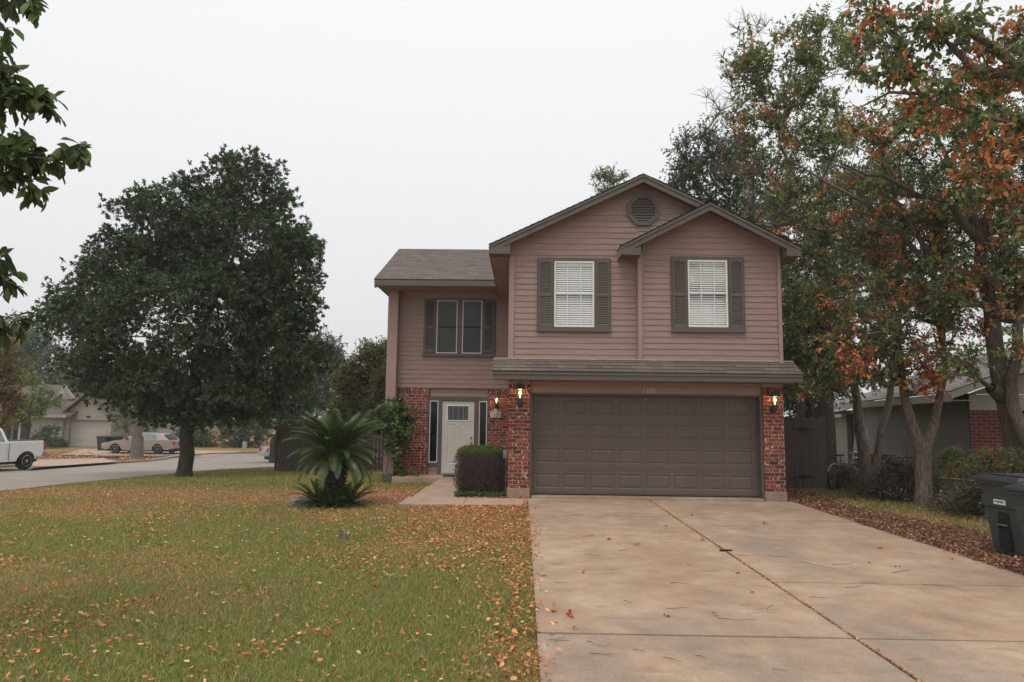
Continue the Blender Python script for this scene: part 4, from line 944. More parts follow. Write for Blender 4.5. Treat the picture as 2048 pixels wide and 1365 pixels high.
# ---- wheeled bins
def bin_(label, loc, rz, m, group, detail=True, s=1.0, sticker=False):
    r = root('wheeled_bin', loc, label, 'trash bin', group, rz); r.scale = (s,s,s)
    b = MB(); lv = [(0,.25,.26),(.05,.262,.275),(.60,.30,.335),(.62,.315,.35),(.74,.325,.365),(.76,.31,.355),(.90,.325,.375),(.905,.36,.41),(.935,.36,.41)]
    vs = []
    for z, hx, hy in lv:
        c = .05
        for sx, sy in ((-1,-1),(1,-1),(1,1),(-1,1)):
            a = [(sx*hx, sy*(hy-c)),(sx*(hx-c), sy*hy)]
            if sx*sy < 0: a = a[::-1]
            vs += [(p[0],p[1],z) for p in a]
    fs = [tuple(range(8))[::-1]]+[(k*8+i,k*8+(i+1)%8,(k+1)*8+(i+1)%8,(k+1)*8+i) for k in range(len(lv)-1) for i in range(8)]
    b.add(vs, fs); b.build('body', m, r, local=True, bev=.006)
    b = MB(); b.add([(-.37,-.43,.94),(.37,-.43,.94),(.37,.43,.94),(-.37,.43,.94),(-.36,-.42,.975),(.36,-.42,.975),(.36,.42,.975),(-.36,.42,.975),(-.30,-.34,1.01),(.30,-.34,1.01),(.30,.30,1.025),(-.30,.30,1.025)],
        [(3,2,1,0)]+[(i,(i+1)%4,4+(i+1)%4,4+i) for i in range(4)]+[(4+i,4+(i+1)%4,8+(i+1)%4,8+i) for i in range(4)]+[(8,9,10,11)])
    b.box(-.26,-.02,-.26,.22,1.018,1.03).box(.02,.26,-.26,.22,1.018,1.03); b.build('lid', mat('bin_lid_black', (.022,.025,.025), .45, .2, 6, spec=.5), r, bev=.012, local=True)
    for sx in (-1,1): MB().lathe(0,0,[(.02,-.03),(.11,-.03),(.12,-.015),(.12,.015),(.11,.03),(.02,.03)],18).build('wheel', m_tyre, r, smooth=True, local=True, xf=Matrix.Translation((sx*.27,.27,.12)) @ Matrix.Rotation(PI/2,4,'Y'))
    MB().tube([(-.3,.43,.90),(-.3,.49,.95),(.3,.49,.95),(.3,.43,.90)], .014, 8).build('handle', m, r, local=True)
    if detail:
        MB().box(-.065,.105,-.335,-.27,.10,.56).build('front_recess', m_dark, r, bev=.01, local=True)
        MB().tube([(-.055,-.345,.40),(.095,-.345,.40)], .011, 8).build('lift_bar', m_chrome, r, local=True)
    if sticker:
        sk = MB().box(-.08,.10,-.3625,-.3555,.655,.715).build('sticker', m_white, r, local=True)
        b = MB()
        for i in range(9): x = -.068+i*.018; b.box(x,x+random.choice([.006,.010,.012]),-.3655,-.3628,.668+random.choice([0,.01]),.702)
        b.build('sticker_print', m_cblack, sk, local=True)
    return r
m_bin = mat('bin_plastic_dark_green', (.040,.050,.046), .55, .12, 5, bump=.1, bscale=80, spec=.4)
bin_('dark green wheeled bin with metal bar and white sticker, rear one of the two', (6.43,9.0,g1(6.5,8.9)-.01), math.radians(-82), m_bin, 'wheeled bins beside the driveway', sticker=True)
bin_('dark green wheeled bin cut by the right edge of the frame, nearest the camera', (5.80,7.48,g1(6.,7.4)-.0), math.radians(-84), m_bin, 'wheeled bins beside the driveway')
m_bin2 = mat('bin_plastic_navy', (.018,.024,.032), .5, .15, 5)
p = at(206,899,50); bin_('black wheeled bin by the pale garage door, left of its pair', (p.x,p.y,g1(p.x,p.y)), .2, m_bin, 'bins by the far garage', False, 1.08)
p = at(226,898,50.4); bin_('dark blue wheeled bin in front of the taupe sedan', (p.x+.1,p.y,g1(p.x,p.y)), -.1, m_bin2, 'bins by the far garage', False, 1.08)
p = gp(489,899); ub = root('utility_box', (p.x,p.y,p.z), 'small pale grey utility pedestal on the far verge', 'utility box'); bld(MB().box(-.15,.15,-.12,.12,0,.5),'cabinet',mat('pale_grey_box',(.34,.36,.37),.6,.1,4),ub,bev=.03); bld(MB().box(-.17,.17,-.14,.14,.501,.58),'lid',MATS['pale_grey_box'],ub,bev=.04)
p = gp(216,916.5); sg = root('drain_cover', (p.x,p.y,p.z+.02), 'small dark metal cover lying in the leafy verge across the street', 'drain cover'); bld(MB().box(-.55,.55,-.3,.3,0,.06),'plate',m_cblack,sg,bev=.02); bld(MB().box(-.4,.4,-.2,.2,.061,.08),'grate',m_black,sg)

# ================================================================ RIGHT: NEIGHBOUR HOUSE, GATE, CLUTTER
m_stuc = mat('grey_green_stucco', (.175,.16,.14), .9, .1, 1.3, bump=.3, bscale=60); m_fasc = mat('beige_fascia', (.30,.265,.225), .7, .08, 3)
m_dbrick = brickish('brick_dark_red', (.13,.028,.024), (.085,.02,.018), (.19,.11,.09), 1.)
nr = root('neighbour_house', (10.6,16.5,g1(10.6,16.5)), 'low grey stucco house with grey shingle roof and red brick corner behind the trees', 'house', None, -math.atan2(.27,.963))
# local y runs back along the side wall, local x runs to the right
bld(MB().box(.0,.2,0,14.2,-.2,2.45),'side_wall',m_stuc,nr); bld(MB().box(0,.2,15.9,36,-.2,2.2).box(0,.2,14.2,15.9,2.05,2.2),'rear_wall',mat('pinkish_plaster',(.20,.155,.14),.9,.1,2),nr)
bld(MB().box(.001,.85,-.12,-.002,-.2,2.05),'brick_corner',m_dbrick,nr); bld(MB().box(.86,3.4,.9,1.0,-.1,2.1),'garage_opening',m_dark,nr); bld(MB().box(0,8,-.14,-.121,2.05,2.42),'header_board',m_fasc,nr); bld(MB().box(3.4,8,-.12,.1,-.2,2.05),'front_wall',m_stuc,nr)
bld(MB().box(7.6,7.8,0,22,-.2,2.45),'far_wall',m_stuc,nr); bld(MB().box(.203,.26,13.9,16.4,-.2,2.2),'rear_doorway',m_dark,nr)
r1_ = MB(); SHN = [(.26,.25,.245),(.29,.28,.275),(.23,.22,.215)]
def NV(x,y,z):
    a = -math.atan2(.27,.963); return Vector((10.6+x*math.cos(a)-y*math.sin(a), 16.5+x*math.sin(a)+y*math.cos(a), g1(10.6,16.5)+z))
o = shingles('roof', NV(-.5,-.6,2.48),NV(-.5,14.6,2.48),NV(4,-.6,4.35),NV(4,14.6,4.35), .145,.3, None, SHN)
def reparent(o, r):
    o.parent = r; o.matrix_parent_inverse = (Matrix.Translation(r.location) @ r.rotation_euler.to_matrix().to_4x4()).inverted()
reparent(o, nr); o2 = shingles('roof', NV(8.5,-.6,2.48),NV(8.5,14.6,2.48),NV(4,-.6,4.35),NV(4,14.6,4.35), .3,.6, None, SHN); reparent(o2, nr)
o3 = shingles('rear_roof', NV(-.4,14.8,2.15),NV(-.4,36.5,2.0),NV(3.5,14.8,3.6),NV(3.5,36.5,3.45), .145,.3, None, SHN); reparent(o3, nr)
bld(MB().box(-.49,-.46,-.55,14.6,2.24,2.44),'fascia',m_fasc,nr); bld(MB().box(-.39,-.36,14.8,36.4,1.88,2.02),'fascia',m_fasc,nr); bld(MB().box(-.455,-.01,-.55,14.6,2.26,2.28),'soffit',m_fasc,nr)
bld(MB().prism([(-.5,2.30),(4,4.17),(4,4.34),(-.5,2.46)],'y',-.62,-.58).prism([(8.5,2.30),(4,4.17),(4,4.34),(8.5,2.46)],'y',-.62,-.58),'rake_board',m_fasc,nr)
bld(MB().prism([(0,2.43),(8,2.43),(4,4.12)],'y',-.11,-.0),'gable_siding',m_fasc,nr)
bld(MB().box(2.1,3.3,.3,.34,0,1.9),'garage_shelf',m_cblack,nr)

# gate in the side fence
GA = Vector((5.40,16.9)); GB = Vector((7.65,17.45)); u = (GB-GA).normalized(); ga = math.atan2(u.y,u.x); Lg = (GB-GA).length
gt = root('wooden_gate', (GA.x,GA.y,g1(*GA)), 'tall weathered board gate with black strap hinges beside the garage', 'gate', None, ga)
n = 10; bw = (Lg-.01)/n; b = MB()
for i in range(n):
    t = random.uniform(-.015,.012); z1 = 1.80+t; x0, x1 = i*bw+.003, (i+1)*bw-.003; o_ = random.uniform(-.004,.004); b.prism([(x0,.04),(x1,.04),(x1,z1-.03),(x1-.03,z1),(x0+.03,z1),(x0,z1-.03)],'y',-.012+o_,.008+o_)
bld(b,'boards',m_woodd,gt)
for z in (.3,1.45): bld(MB().box(0,Lg,.01,.05,z,z+.09),'rail',m_woodd,gt)
for z in (.32,1.49):
    c = 1.62; hp = [(-.36,0),(-.30,.02),(-.20,.012),(-.13,.05),(-.05,.045),(0,.09),(.05,.045),(.13,.05),(.20,.012),(.30,.02),(.36,0),(.30,-.02),(.20,-.012),(.13,-.05),(.05,-.045),(0,-.09),(-.05,-.045),(-.13,-.05),(-.20,-.012),(-.30,-.02)]
    bld(MB().prism([(c+x*.85,z+zz*.9) for x,zz in hp],'y',-.03,-.017),'hinge',m_black,gt)

# gas meter, tripod stand, storage box, ladder, bicycle
p = at(1858,935,16.0); zg = g1(p.x,16.)
gm = root('gas_meter', (p.x+.25,16.4,zg), 'grey gas meter with pipes against the stucco wall', 'gas meter')
m_gm = mat('meter_grey', (.075,.08,.08), .6, .15, 8)
b = MB(); b.lathe(0,0,[(.02,-.09),(.12,-.09),(.15,-.06),(.15,.06),(.12,.09),(.02,.09)],16); bld(b,'meter_body',m_gm,gm,smooth=True,xf=Matrix.Translation((0,0,.45)) @ Matrix.Rotation(PI/2,4,'X'))
b = MB(); b.lathe(0,0,[(.02,-.05),(.09,-.05),(.10,0),(.09,.05),(.02,.05)],14); bld(b,'regulator',m_gm,gm,smooth=True,xf=Matrix.Translation((-.12,0,.78)) @ Matrix.Rotation(PI/2,4,'X'))
bld(MB().tube([(.08,0,.55),(.08,0,.70),(.75,0,.70),(.75,0,0)],.022,8).tube([(-.12,0,.6),(-.12,0,.75),(-.02,0,.85),(.06,0,.82)],.025,8),'pipe',m_gm,gm)
p = at(1806,945,17.6); st = root('tripod_stand', (p.x,p.y,g1(p.x,p.y)), 'thin dark stand with a flat bar top by the stucco wall', 'stand')
bld(MB().box(-.32,.32,-.04,.04,.86,.89),'bar',m_cblack,st); b = MB()
for a in range(3): b.tube([(0,0,.86),(.25*math.cos(a*2.1+.4),.25*math.sin(a*2.1+.4),0)],.014,6)
bld(b,'legs',m_cblack,st)
p = at(1768,955,19.); sb = root('storage_cabinet', (p.x,p.y+.4,g1(p.x,p.y)), 'black cabinet against the grey wall behind the forked tree', 'cabinet', None, -.27)
bld(MB().box(-.5,.35,-.3,.3,0,.92),'cabinet_body',m_black,sb,bev=.02); bld(MB().box(-.52,-.30,-.32,.1,.921,.96),'pale_top',m_white,sb,bev=.005); bld(MB().box(-.48,.33,-.32,-.301,.04,.86),'cabinet_door',m_cblack,sb,bev=.01)
p = at(1708,938,18.4); ld = root('ladder', (p.x,p.y,g1(p.x,p.y)), 'narrow aluminium ladder leaning in the dark side yard', 'ladder', None, -.3)
m_al = mat('aluminium', (.30,.31,.31), .4, .1, 8, metal=.5)
for s in (-1,1): bld(MB().tube([(s*.17,-.25,0),(s*.13+.28,.35,1.55)],.022,6),'rail',m_al,ld)
for i in range(5): t = .15+i*.19; bld(MB().tube([(-.17+.31*t*.9,-.25+.6*t,1.55*t),(.165+.24*t,-.25+.6*t,1.55*t)],.014,6),'rung',m_al,ld)
p = at(1690,968,17.9); bc = root('bicycle', (p.x,p.y,g1(p.x,p.y)), 'old bicycle with curved mudguards half buried in brush beside the gate', 'bicycle', None, math.radians(38))
m_bk = mat('bike_metal', (.16,.155,.15), .4, .3, 14, metal=.5)
def torus(b, cx, cz, R, r, k=28, a0=0, a1=2*PI): b.tube([(cx+R*math.cos(a0+(a1-a0)*i/k),0,cz+R*math.sin(a0+(a1-a0)*i/k)) for i in range(k+1)], r, 6, cap=False)
for cx in (-.5,.52):
    b = MB(); torus(b,cx,.33,.31,.022); w_ = bld(b,'wheel',m_tyre,bc,smooth=True); b = MB(); torus(b,cx,.33,.285,.010); bld(b,'rim',m_al,w_,smooth=True)
    b = MB()
    for i in range(14): a = i*2*PI/14; b.tube([(cx,0,.33),(cx+.28*math.cos(a),0,.33+.28*math.sin(a))],.0025,4)
    bld(b,'spokes',m_al,w_); b = MB(); torus(b,cx,.33,.36,.016,14,.3,2.6); bld(b,'mudguard',m_al,bc)
b = MB().tube([(-.5,0,.33),(-.08,0,.30),(.40,0,.78),(-.16,0,.76),(-.5,0,.33)],.016,8).tube([(-.08,0,.30),(-.2,0,.86)],.016,8).tube([(.38,0,.9),(.44,0,.6),(.52,0,.33)],.016,8); bld(b,'frame',m_bk,bc)
bld(MB().tube([(.30,-.28,.98),(.40,-.2,.98),(.38,0,.93),(.40,.2,.98),(.30,.28,.98)],.013,8),'handlebar',m_al,bc); bld(MB().box(-.33,-.08,-.07,.07,.87,.92),'saddle',m_cblack,bc,bev=.025)

# ================================================================ TREES
def lob(*L_): return list(L_)
rt_ = np.random.default_rng(11)
# --- big round oak on the left lawn
tb = gp(368,955); Yt = tb.y
LO = lob((350,650,225,140,Yt),(470,500,135,120,Yt),(500,385,66,62,Yt),(420,405,55,55,Yt),(535,335,28,26,Yt),(495,345,25,26,Yt),(455,345,24,26,Yt),(330,470,100,95,Yt),(245,545,78,74,Yt),(285,425,28,30,Yt),(165,650,75,75,Yt),(120,615,38,36,Yt),
         (565,560,62,110,Yt),(555,415,24,42,Yt),(600,500,30,50,Yt),(545,700,85,90,Yt),(590,630,38,60,Yt),(185,735,62,45,Yt),(255,768,58,44,Yt),(380,770,170,55,Yt),(500,775,90,50,Yt),(340,812,60,26,Yt),(430,822,75,22,Yt),(520,815,50,22,Yt),(225,800,22,14,Yt),(605,715,32,36,Yt),(652,690,8,18,Yt))
T = np.concatenate([lobe_pts(LO, 820, rt_, .9), lobe_pts(lob((350,465,65,60,Yt),(420,470,70,60,Yt),(300,520,60,60,Yt),(220,620,60,60,Yt),(450,620,150,100,Yt),(520,600,60,90,Yt)), 190, rt_, .9)]); T = T[(T[:,2] > 1.35)]
tr_l = [{'pts': [np.array([tb.x,tb.y,tb.z-.1]),np.array([tb.x,tb.y,tb.z+.18]),np.array([tb.x+.03,tb.y,tb.z+1.9]),np.array(at(395,700,Yt)),np.array(at(440,560,Yt)),np.array(at(490,400,Yt))],'r':[.34,.24,.20,.14,.08,.03],'from':None}]
make_tree('oak_tree','large round dark green oak standing alone on the left lawn','tree',(tb.x,tb.y,tb.z),tr_l,T,.56,17,13,.135,G_DARK,[4,4,2,2],21,mbark=m_bark_dark,mleaf=m_leafd,droop=.12,rosette=True,step=.45,up=.3,r_tip=.007,width=.42)

# --- foreground limb of an oak whose trunk stands just left of the frame
Yf = 4.6
LF = lob((22,165,42,38,Yf),(-30,190,45,60,Yf),(62,205,32,24,Yf),(15,310,60,36,Yf),(100,300,45,16,Yf),(-60,320,60,50,Yf),(20,355,30,20,Yf),(-22,545,22,34,Yf),(5,622,20,24,Yf),(-45,640,45,40,Yf),(5,4,34,8,Yf),(-60,20,60,20,Yf),(-250,200,90,180,Yf),(-260,550,90,130,Yf))
T = lobe_pts(LF, 150, rt_, .8)
T = np.concatenate([T, np.array([at(8,-6,Yf),at(30,0,Yf),at(50,4,Yf),at(-10,70,Yf),at(128,300,Yf),at(160,304,Yf),at(92,318,Yf),at(85,215,Yf),at(50,375,Yf),at(4,550,Yf),at(28,640,Yf)])])
b0 = np.array([-6.4,4.9,g1(-6.4,4.9)])
tr_f = [{'pts':[b0-[0,0,.1],b0+[0,0,.3],b0+[.1,0,2.2],b0+[.5,-.1,4.2],b0+[1.2,-.2,5.6]],'r':[.26,.2,.17,.12,.06],'from':None},{'pts':[b0+[.1,0,2.2],b0+[1.0,-.1,2.9],np.array(at(-120,330,Yf)),np.array(at(10,310,Yf))],'r':[.12,.08,.04,.015],'from':1},
        {'pts':[b0+[.5,-.1,4.2],np.array(at(-80,180,Yf)),np.array(at(20,180,Yf))],'r':[.09,.035,.012],'from':1}]
make_tree('oak_tree','nearby oak branch with large drooping green leaves hanging in at the left edge','tree',tuple(b0),tr_f,T,.12,5,5,.125,[(.075,.11,.035),(.10,.145,.045),(.15,.20,.065),(.055,.08,.03)],[4,4,2,3],22,mbark=m_bark,droop=.75,rich=True,step=.25,r_tip=.004,twig_r=.0025,width=.40,up=-.1,k=8)

# --- far trees on the left
def far_tree(label, lobes, base_px, Y, n, pal, w, seed, ls=.22, cr=.9, group=None, mb=None, ml=None, ntw=8, nlf=9, name='broadleaf_tree', tr=.22, orange=None, op=0.):
    bx_ = at(base_px[0], 800, Y); b0 = np.array([bx_.x, Y, g1(bx_.x,Y)]); T = lobe_pts([(*l,Y) if len(l) == 4 else l for l in lobes], n, np.random.default_rng(seed), .8); T = T[T[:,2] > b0[2]+.5]
    top = T[np.argmax(T[:,2])]; mid = b0*.5+top*.5
    trk = [{'pts':[b0-[0,0,.2],b0+[0,0,1.2],mid,top],'r':[tr*1.2,tr,tr*.5,.03],'from':None}]
    return make_tree(name,label,'tree',tuple(b0),trk,T,cr,ntw,nlf,ls,pal,w,seed,group,mbark=mb or m_bark_dark,mleaf=ml or m_leafd,step=.9,r_tip=.015,twig_r=.008,k=6,orange=orange,orange_p=op)
FG = 'trees beyond the street'
far_tree('tall hazy dark tree behind the white brick house at far left', [(40,700,75,50),(10,760,60,60),(90,745,55,45),(120,790,50,40)], (40,), 75, 260, G_DARK, None, 31, .4, 2.0, FG)
far_tree('dark trees above the cream house roof behind the big oak', [(240,800,60,40),(170,780,50,45),(310,810,70,45)], (260,), 72, 110, G_DARK, None, 32, .4, 2.0, FG)
far_tree('yellow green tree turning rust at the left edge above the pickup', [(5,730,45,50),(15,790,35,40),(-15,820,45,40),(-30,740,50,50)], (-30,), 34, 150, G_MID+YO, None, 33, .16, .7, None, ml=m_leaf, orange=[(.28,.10,.05),(.22,.07,.04)], op=.25)
far_tree('small bright green tree in front of the white brick house', [(80,790,28,22),(60,820,30,28),(90,815,28,18),(50,840,24,16),(65,765,14,14)], (62,), 46, 75, G_LITE, None, 34, .17, .6, None, ml=m_leaf, tr=.08)
far_tree('pale grey trunked tree with leafy top standing by the taupe sedan', [(300,790,60,30),(260,800,40,22),(330,800,50,25),(245,850,14,12)], (281,), 43, 70, G_MID+G_DARK, None, 35, .15, .8, None, ml=m_leaf, mb=mat('bark_pale_grey',(.12,.105,.09),.95,col2=(.24,.21,.18),scale=10,stretch=(4,4,.6),bump=.8,bscale=14), tr=.34)
far_tree('dark hazy tree mass to the right of the big oak', [(620,740,60,60),(655,790,50,60),(590,800,60,45),(640,715,35,30),(680,760,25,40)], (615,), 50, 300, G_DARK, None, 36, .3, 1.3, FG)
far_tree('leaning dark trunked tree behind the fence corner', [(560,800,50,50),(600,770,50,50),(520,820,50,40),(585,835,35,30)], (553,), 38, 170, G_DARK, None, 37, .2, .9, FG)
far_tree('dark tree across the street behind the oak trunk', [(450,800,70,45),(400,810,60,40),(500,810,50,40)], (520,), 62, 170, G_DARK, None, 38, .3, 1.5, FG)
far_tree('second dark tree across the street, left of the oak trunk', [(330,820,50,30),(350,790,60,40)], (345,), 60, 120, G_DARK, None, 39, .3, 1.5, FG)
far_tree('golden green tree rising behind the fence and palm', [(745,735,40,42),(715,775,40,45),(745,800,40,50),(775,740,20,60),(700,820,35,30),(740,715,18,14)], (735,), 30, 300, [(.13,.14,.035),(.18,.17,.045),(.09,.11,.03),(.24,.21,.06)], None, 40, .13, .55, None, ml=m_leaf)
far_tree('small pale leaved tree against the left corner post', [(765,790,26,45),(750,830,32,26),(780,760,15,30)], (770,), 24, 150, [(.22,.19,.10),(.17,.17,.07),(.26,.19,.11),(.13,.15,.05)], None, 41, .08, .35, None, ml=m_leaf, tr=.05)
def shrub_px(name, label, lobes, Y, n, cr, ls, pal, w, seed, basepx, ntw=8, nlf=9, ml=None, cat='shrub', orange=None, op=0., group=None, up=.3, tw=.003, bare=0.):
    Tq = lobe_pts([(*l,Y) if len(l) == 4 else l for l in lobes], n, np.random.default_rng(seed), .9); bb = at(basepx,820,Y); b0 = np.array([bb.x,Y,g1(bb.x,Y)]); Tq = Tq[Tq[:,2] > gh(Tq[:,0],Tq[:,1])+.02]
    tk_ = [{'pts':[b0-[0,0,.05],b0+[0,0,.12]],'r':[.03,.025],'from':None}]
    return make_tree(name,label,cat,tuple(b0),tk_,Tq,cr,ntw,nlf,ls,pal,w,seed,group,mbark=m_bark,mleaf=ml or m_leaf,step=.3,r_tip=.004,twig_r=tw,k=5,orange=orange,orange_p=op,up=up,bare=bare,parent_name='foliage')
shrub_px('hedge','long dark hedge across the street between the trunks',[(430,878,60,22),(390,880,40,20),(475,872,30,25),(500,860,40,35)],58,150,.9,.22,G_DARK,None,42,430,ml=m_leafd,cat='hedge',tw=.008)
shrub_px('shrub','dark rounded shrub by the porch of the white brick house',[(100,872,18,18),(80,880,16,14)],52,35,.5,.16,G_DARK,None,43,98,ml=m_leafd,tw=.008)
shrub_px('shrub','low clipped dark hedge under the white brick wall',[(112,890,20,7)],54,30,.35,.14,G_DARK,None,44,112,ml=m_leafd,tw=.008)

# --- trees on the right
def base_at(px, py, z=None):
    p = gp(px, py); return np.array([p.x,p.y,p.z])
bA = base_at(1735,992); YA = bA[1]
trA = [{'pts':[bA-[0,0,.1],np.array(at(1733,965,YA)),np.array(at(1727,900,YA)),np.array(at(1714,800,YA)),np.array(at(1696,680,YA-.3)),np.array(at(1650,540,YA-.6)),np.array(at(1600,400,YA-.8)),np.array(at(1555,250,YA-1)),np.array(at(1530,120,YA-1))],'r':[.19,.15,.13,.095,.08,.055,.04,.025,.012],'from':None},
       {'pts':[np.array(at(1733,965,YA)),np.array(at(1757,900,YA)),np.array(at(1778,810,YA)),np.array(at(1790,680,YA)),np.array(at(1740,520,YA)),np.array(at(1690,350,YA))],'r':[.11,.09,.08,.055,.04,.018],'from':1}]
TA = lobe_pts(lob((1560,130,95,100,YA-1),(1530,250,70,80,YA-1),(1610,260,90,90,YA-1),(1650,120,80,90,YA-1),(1600,400,80,60,YA-.6),(1640,500,60,60,YA-.5),(1640,620,60,70,YA-.8),(1620,720,50,50,YA-.8),(1680,660,60,70,YA-.6),(1700,750,60,50,YA-.6),(1595,765,28,14,YA-1.8),(1650,770,50,22,YA-1.5),(1620,690,60,60,YA-1),(1500,140,45,40,YA-1),(1700,560,60,60,YA)), 420, rt_, .8)
make_tree('elm_tree','forked elm beside the gate, sparse green leaves reaching above the bay gable','tree',tuple(bA),trA,TA,.42,10,8,.100,G_MID+G_LITE[:2]+G_DARK[2:3],None,51,'elms between the houses',droop=.25,bare=.22,bare_T=lobe_pts(lob((1450,230,45,110,YA-1),(1440,170,30,70,YA-1),(1500,60,40,40,YA-1),(1480,330,60,50,YA-1),(1530,430,50,40,YA-1)), 46, rt_, .6),orange=OR,orange_p=.07,up=.2,r_tip=.0075,twig_r=.0055,step=.4,width=.5)
bB = base_at(1848,1012); YB = bB[1]
trB = [{'pts':[bB-[0,0,.1],np.array(at(1848,985,YB)),np.array(at(1846,905,YB)),np.array(at(1826,855,YB)),np.array(at(1808,790,YB)),np.array(at(1800,700,YB)),np.array(at(1770,560,YB)),np.array(at(1700,400,YB-.5))],'r':[.21,.165,.15,.10,.08,.06,.045,.02],'from':None},
       {'pts':[np.array(at(1846,905,YB)),np.array(at(1868,850,YB)),np.array(at(1882,780,YB)),np.array(at(1885,690,YB)),np.array(at(1895,560,YB)),np.array(at(1860,420,YB))],'r':[.105,.09,.075,.055,.04,.018],'from':1},
       {'pts':[np.array(at(1885,690,YB)),np.array(at(1862,530,YB-.2)),np.array(at(1765,430,YB-.4)),np.array(at(1665,372,YB-.5)),np.array(at(1570,315,YB-.5))],'r':[.07,.06,.045,.035,.012],'from':1},
       {'pts':[np.array(at(1862,530,YB-.2)),np.array(at(1800,410,YB-.6)),np.array(at(1700,340,YB-.8)),np.array(at(1610,300,YB-.9))],'r':[.05,.04,.025,.01],'from':1}]
TB = lobe_pts(lob((1720,420,90,80,YB),(1800,500,100,90,YB),(1760,620,90,80,YB-.3),(1700,700,60,50,YB-.4),(1830,660,90,70,YB-.3),(1900,600,70,80,YB),(1790,730,60,45,YB-.4),(1870,725,50,40,YB-.4),(1880,480,80,80,YB),(1850,770,40,20,YB-.5),(1790,690,60,40,YB-.8),(1740,735,40,30,YB-.8)), 330, rt_, .8)
make_tree('elm_tree','furrowed forked elm nearest the driveway strip with thick clusters of orange leaves','tree',tuple(bB),trB,TB,.38,10,8,.095,G_DARK[1:3]+G_MID,None,52,'elms between the houses',oz=[(at(1850,730,YB-.4),.6),(at(1870,770,YB-.5),.45),(at(1765,630,YB-.3),.42),(at(1725,735,YB-.6),.35),(at(1830,640,YB),.4)],droop=.3,bare=.28,orange=OR,orange_p=.20,up=.15,r_tip=.0075,twig_r=.0055,step=.4,width=.5)
pC = at(2030,930,13.2); bC = np.array([pC.x,13.2,g1(pC.x,13.2)]); YC = 13.2
trC = [{'pts':[bC-[0,0,.1],np.array(at(2032,900,YC)),np.array(at(2012,800,YC)),np.array(at(1990,690,YC)),np.array(at(1975,580,YC)),np.array(at(1962,480,YC)),np.array(at(1905,410,YC-.4)),np.array(at(1800,370,YC-.8)),np.array(at(1690,330,YC-1.2))],'r':[.23,.19,.17,.15,.125,.10,.07,.045,.02],'from':None},
       {'pts':[np.array(at(1962,480,YC)),np.array(at(1990,380,YC)),np.array(at(2010,250,YC)),np.array(at(1960,100,YC))],'r':[.08,.06,.045,.02],'from':1},
       {'pts':[np.array(at(1962,480,YC)),np.array(at(1930,380,YC)),np.array(at(1870,270,YC-.5)),np.array(at(1850,150,YC-.6))],'r':[.08,.06,.04,.02],'from':1},
       {'pts':[np.array(at(2012,800,YC)),np.array(at(1960,760,YC-.5)),np.array(at(1900,748,YC-1))],'r':[.06,.035,.012],'from':1}]
TC = lobe_pts(lob((1850,330,110,90,YC-.5),(1950,420,100,90,YC),(2020,330,80,100,YC),(1930,220,110,80,YC-.3),(1990,560,80,90,YC),(2040,480,60,100,YC),(1780,260,90,70,YC-1),(1900,560,60,60,YC-.4),(1930,720,60,25,YC-.6),(1985,640,60,50,YC)), 300, rt_, .8)
make_tree('elm_tree','thick leaning trunk elm in front of the red brick corner, mixed orange and green crown','tree',tuple(bC),trC,TC,.38,10,8,.095,G_DARK[1:3]+G_MID+G_LITE[:1],None,53,'elms between the houses',oz=[(at(1960,330,YC),.6),(at(2000,430,YC),.5),(at(1900,560,YC),.4)],mbark=m_barkc,droop=.3,bare=.24,orange=OR,orange_p=.24,up=.15,r_tip=.0075,twig_r=.0055,step=.4,width=.5)
# second trunk, right of it, leaning the other way
pE = at(2085,960,12.6); bE = np.array([pE.x,12.6,g1(pE.x,12.6)])
trE = [{'pts':[bE-[0,0,.1],np.array(at(2078,930,12.6)),np.array(at(2040,850,12.8)),np.array(at(2022,760,12.9)),np.array(at(2060,560,12.9)),np.array(at(2120,300,12.6))],'r':[.17,.14,.125,.11,.07,.03],'from':None}]
TE = lobe_pts(lob((2090,300,90,140,12.6),(2060,520,60,100,12.8),(2120,120,100,100,12.4),(2050,700,40,40,12.6)), 120, rt_, .8)
make_tree('elm_tree','slanting second trunk crossing the right edge behind the wheeled bins','tree',tuple(bE),trE,TE,.40,8,8,.10,G_DARK[1:3]+G_MID[:2],None,54,'elms between the houses',mbark=m_barkc,droop=.3,bare=.25,orange=OR,orange_p=.25,r_tip=.006,step=.4,width=.5)
# near tree just outside the right edge whose limbs cross the upper right corner
YD = 8.6; bD = np.array([8.9,8.3,g1(8.9,8.3)])
trD = [{'pts':[bD-[0,0,.1],bD+[0,0,.4],bD+[-.1,.1,2.4],bD+[-.5,.2,4.2],np.array(at(2048,150,YD)),np.array(at(1930,60,YD))],'r':[.24,.2,.16,.12,.07,.04],'from':None},
       {'pts':[bD+[-.1,.1,2.4],np.array(at(2160,330,YD)),np.array(at(2048,262,YD)),np.array(at(1980,235,YD)),np.array(at(1890,205,YD)),np.array(at(1790,258,YD))],'r':[.10,.07,.05,.04,.026,.012],'from':1},
       {'pts':[np.array(at(2048,150,YD)),np.array(at(1950,140,YD)),np.array(at(1900,90,YD)),np.array(at(1840,20,YD))],'r':[.06,.05,.035,.02],'from':1},
       {'pts':[np.array(at(1980,235,YD)),np.array(at(1900,190,YD)),np.array(at(1780,185,YD)),np.array(at(1720,215,YD))],'r':[.05,.03,.02,.01],'from':1}]
TD = lobe_pts(lob((1830,60,110,60,YD),(1950,60,110,60,YD),(2030,130,80,80,YD),(1900,180,100,60,YD),(2000,280,80,60,YD),(1760,130,80,60,YD),(1970,360,60,50,YD),(2040,400,50,60,YD),(1740,20,60,30,YD),(1820,255,50,20,YD)), 210, rt_, .8)
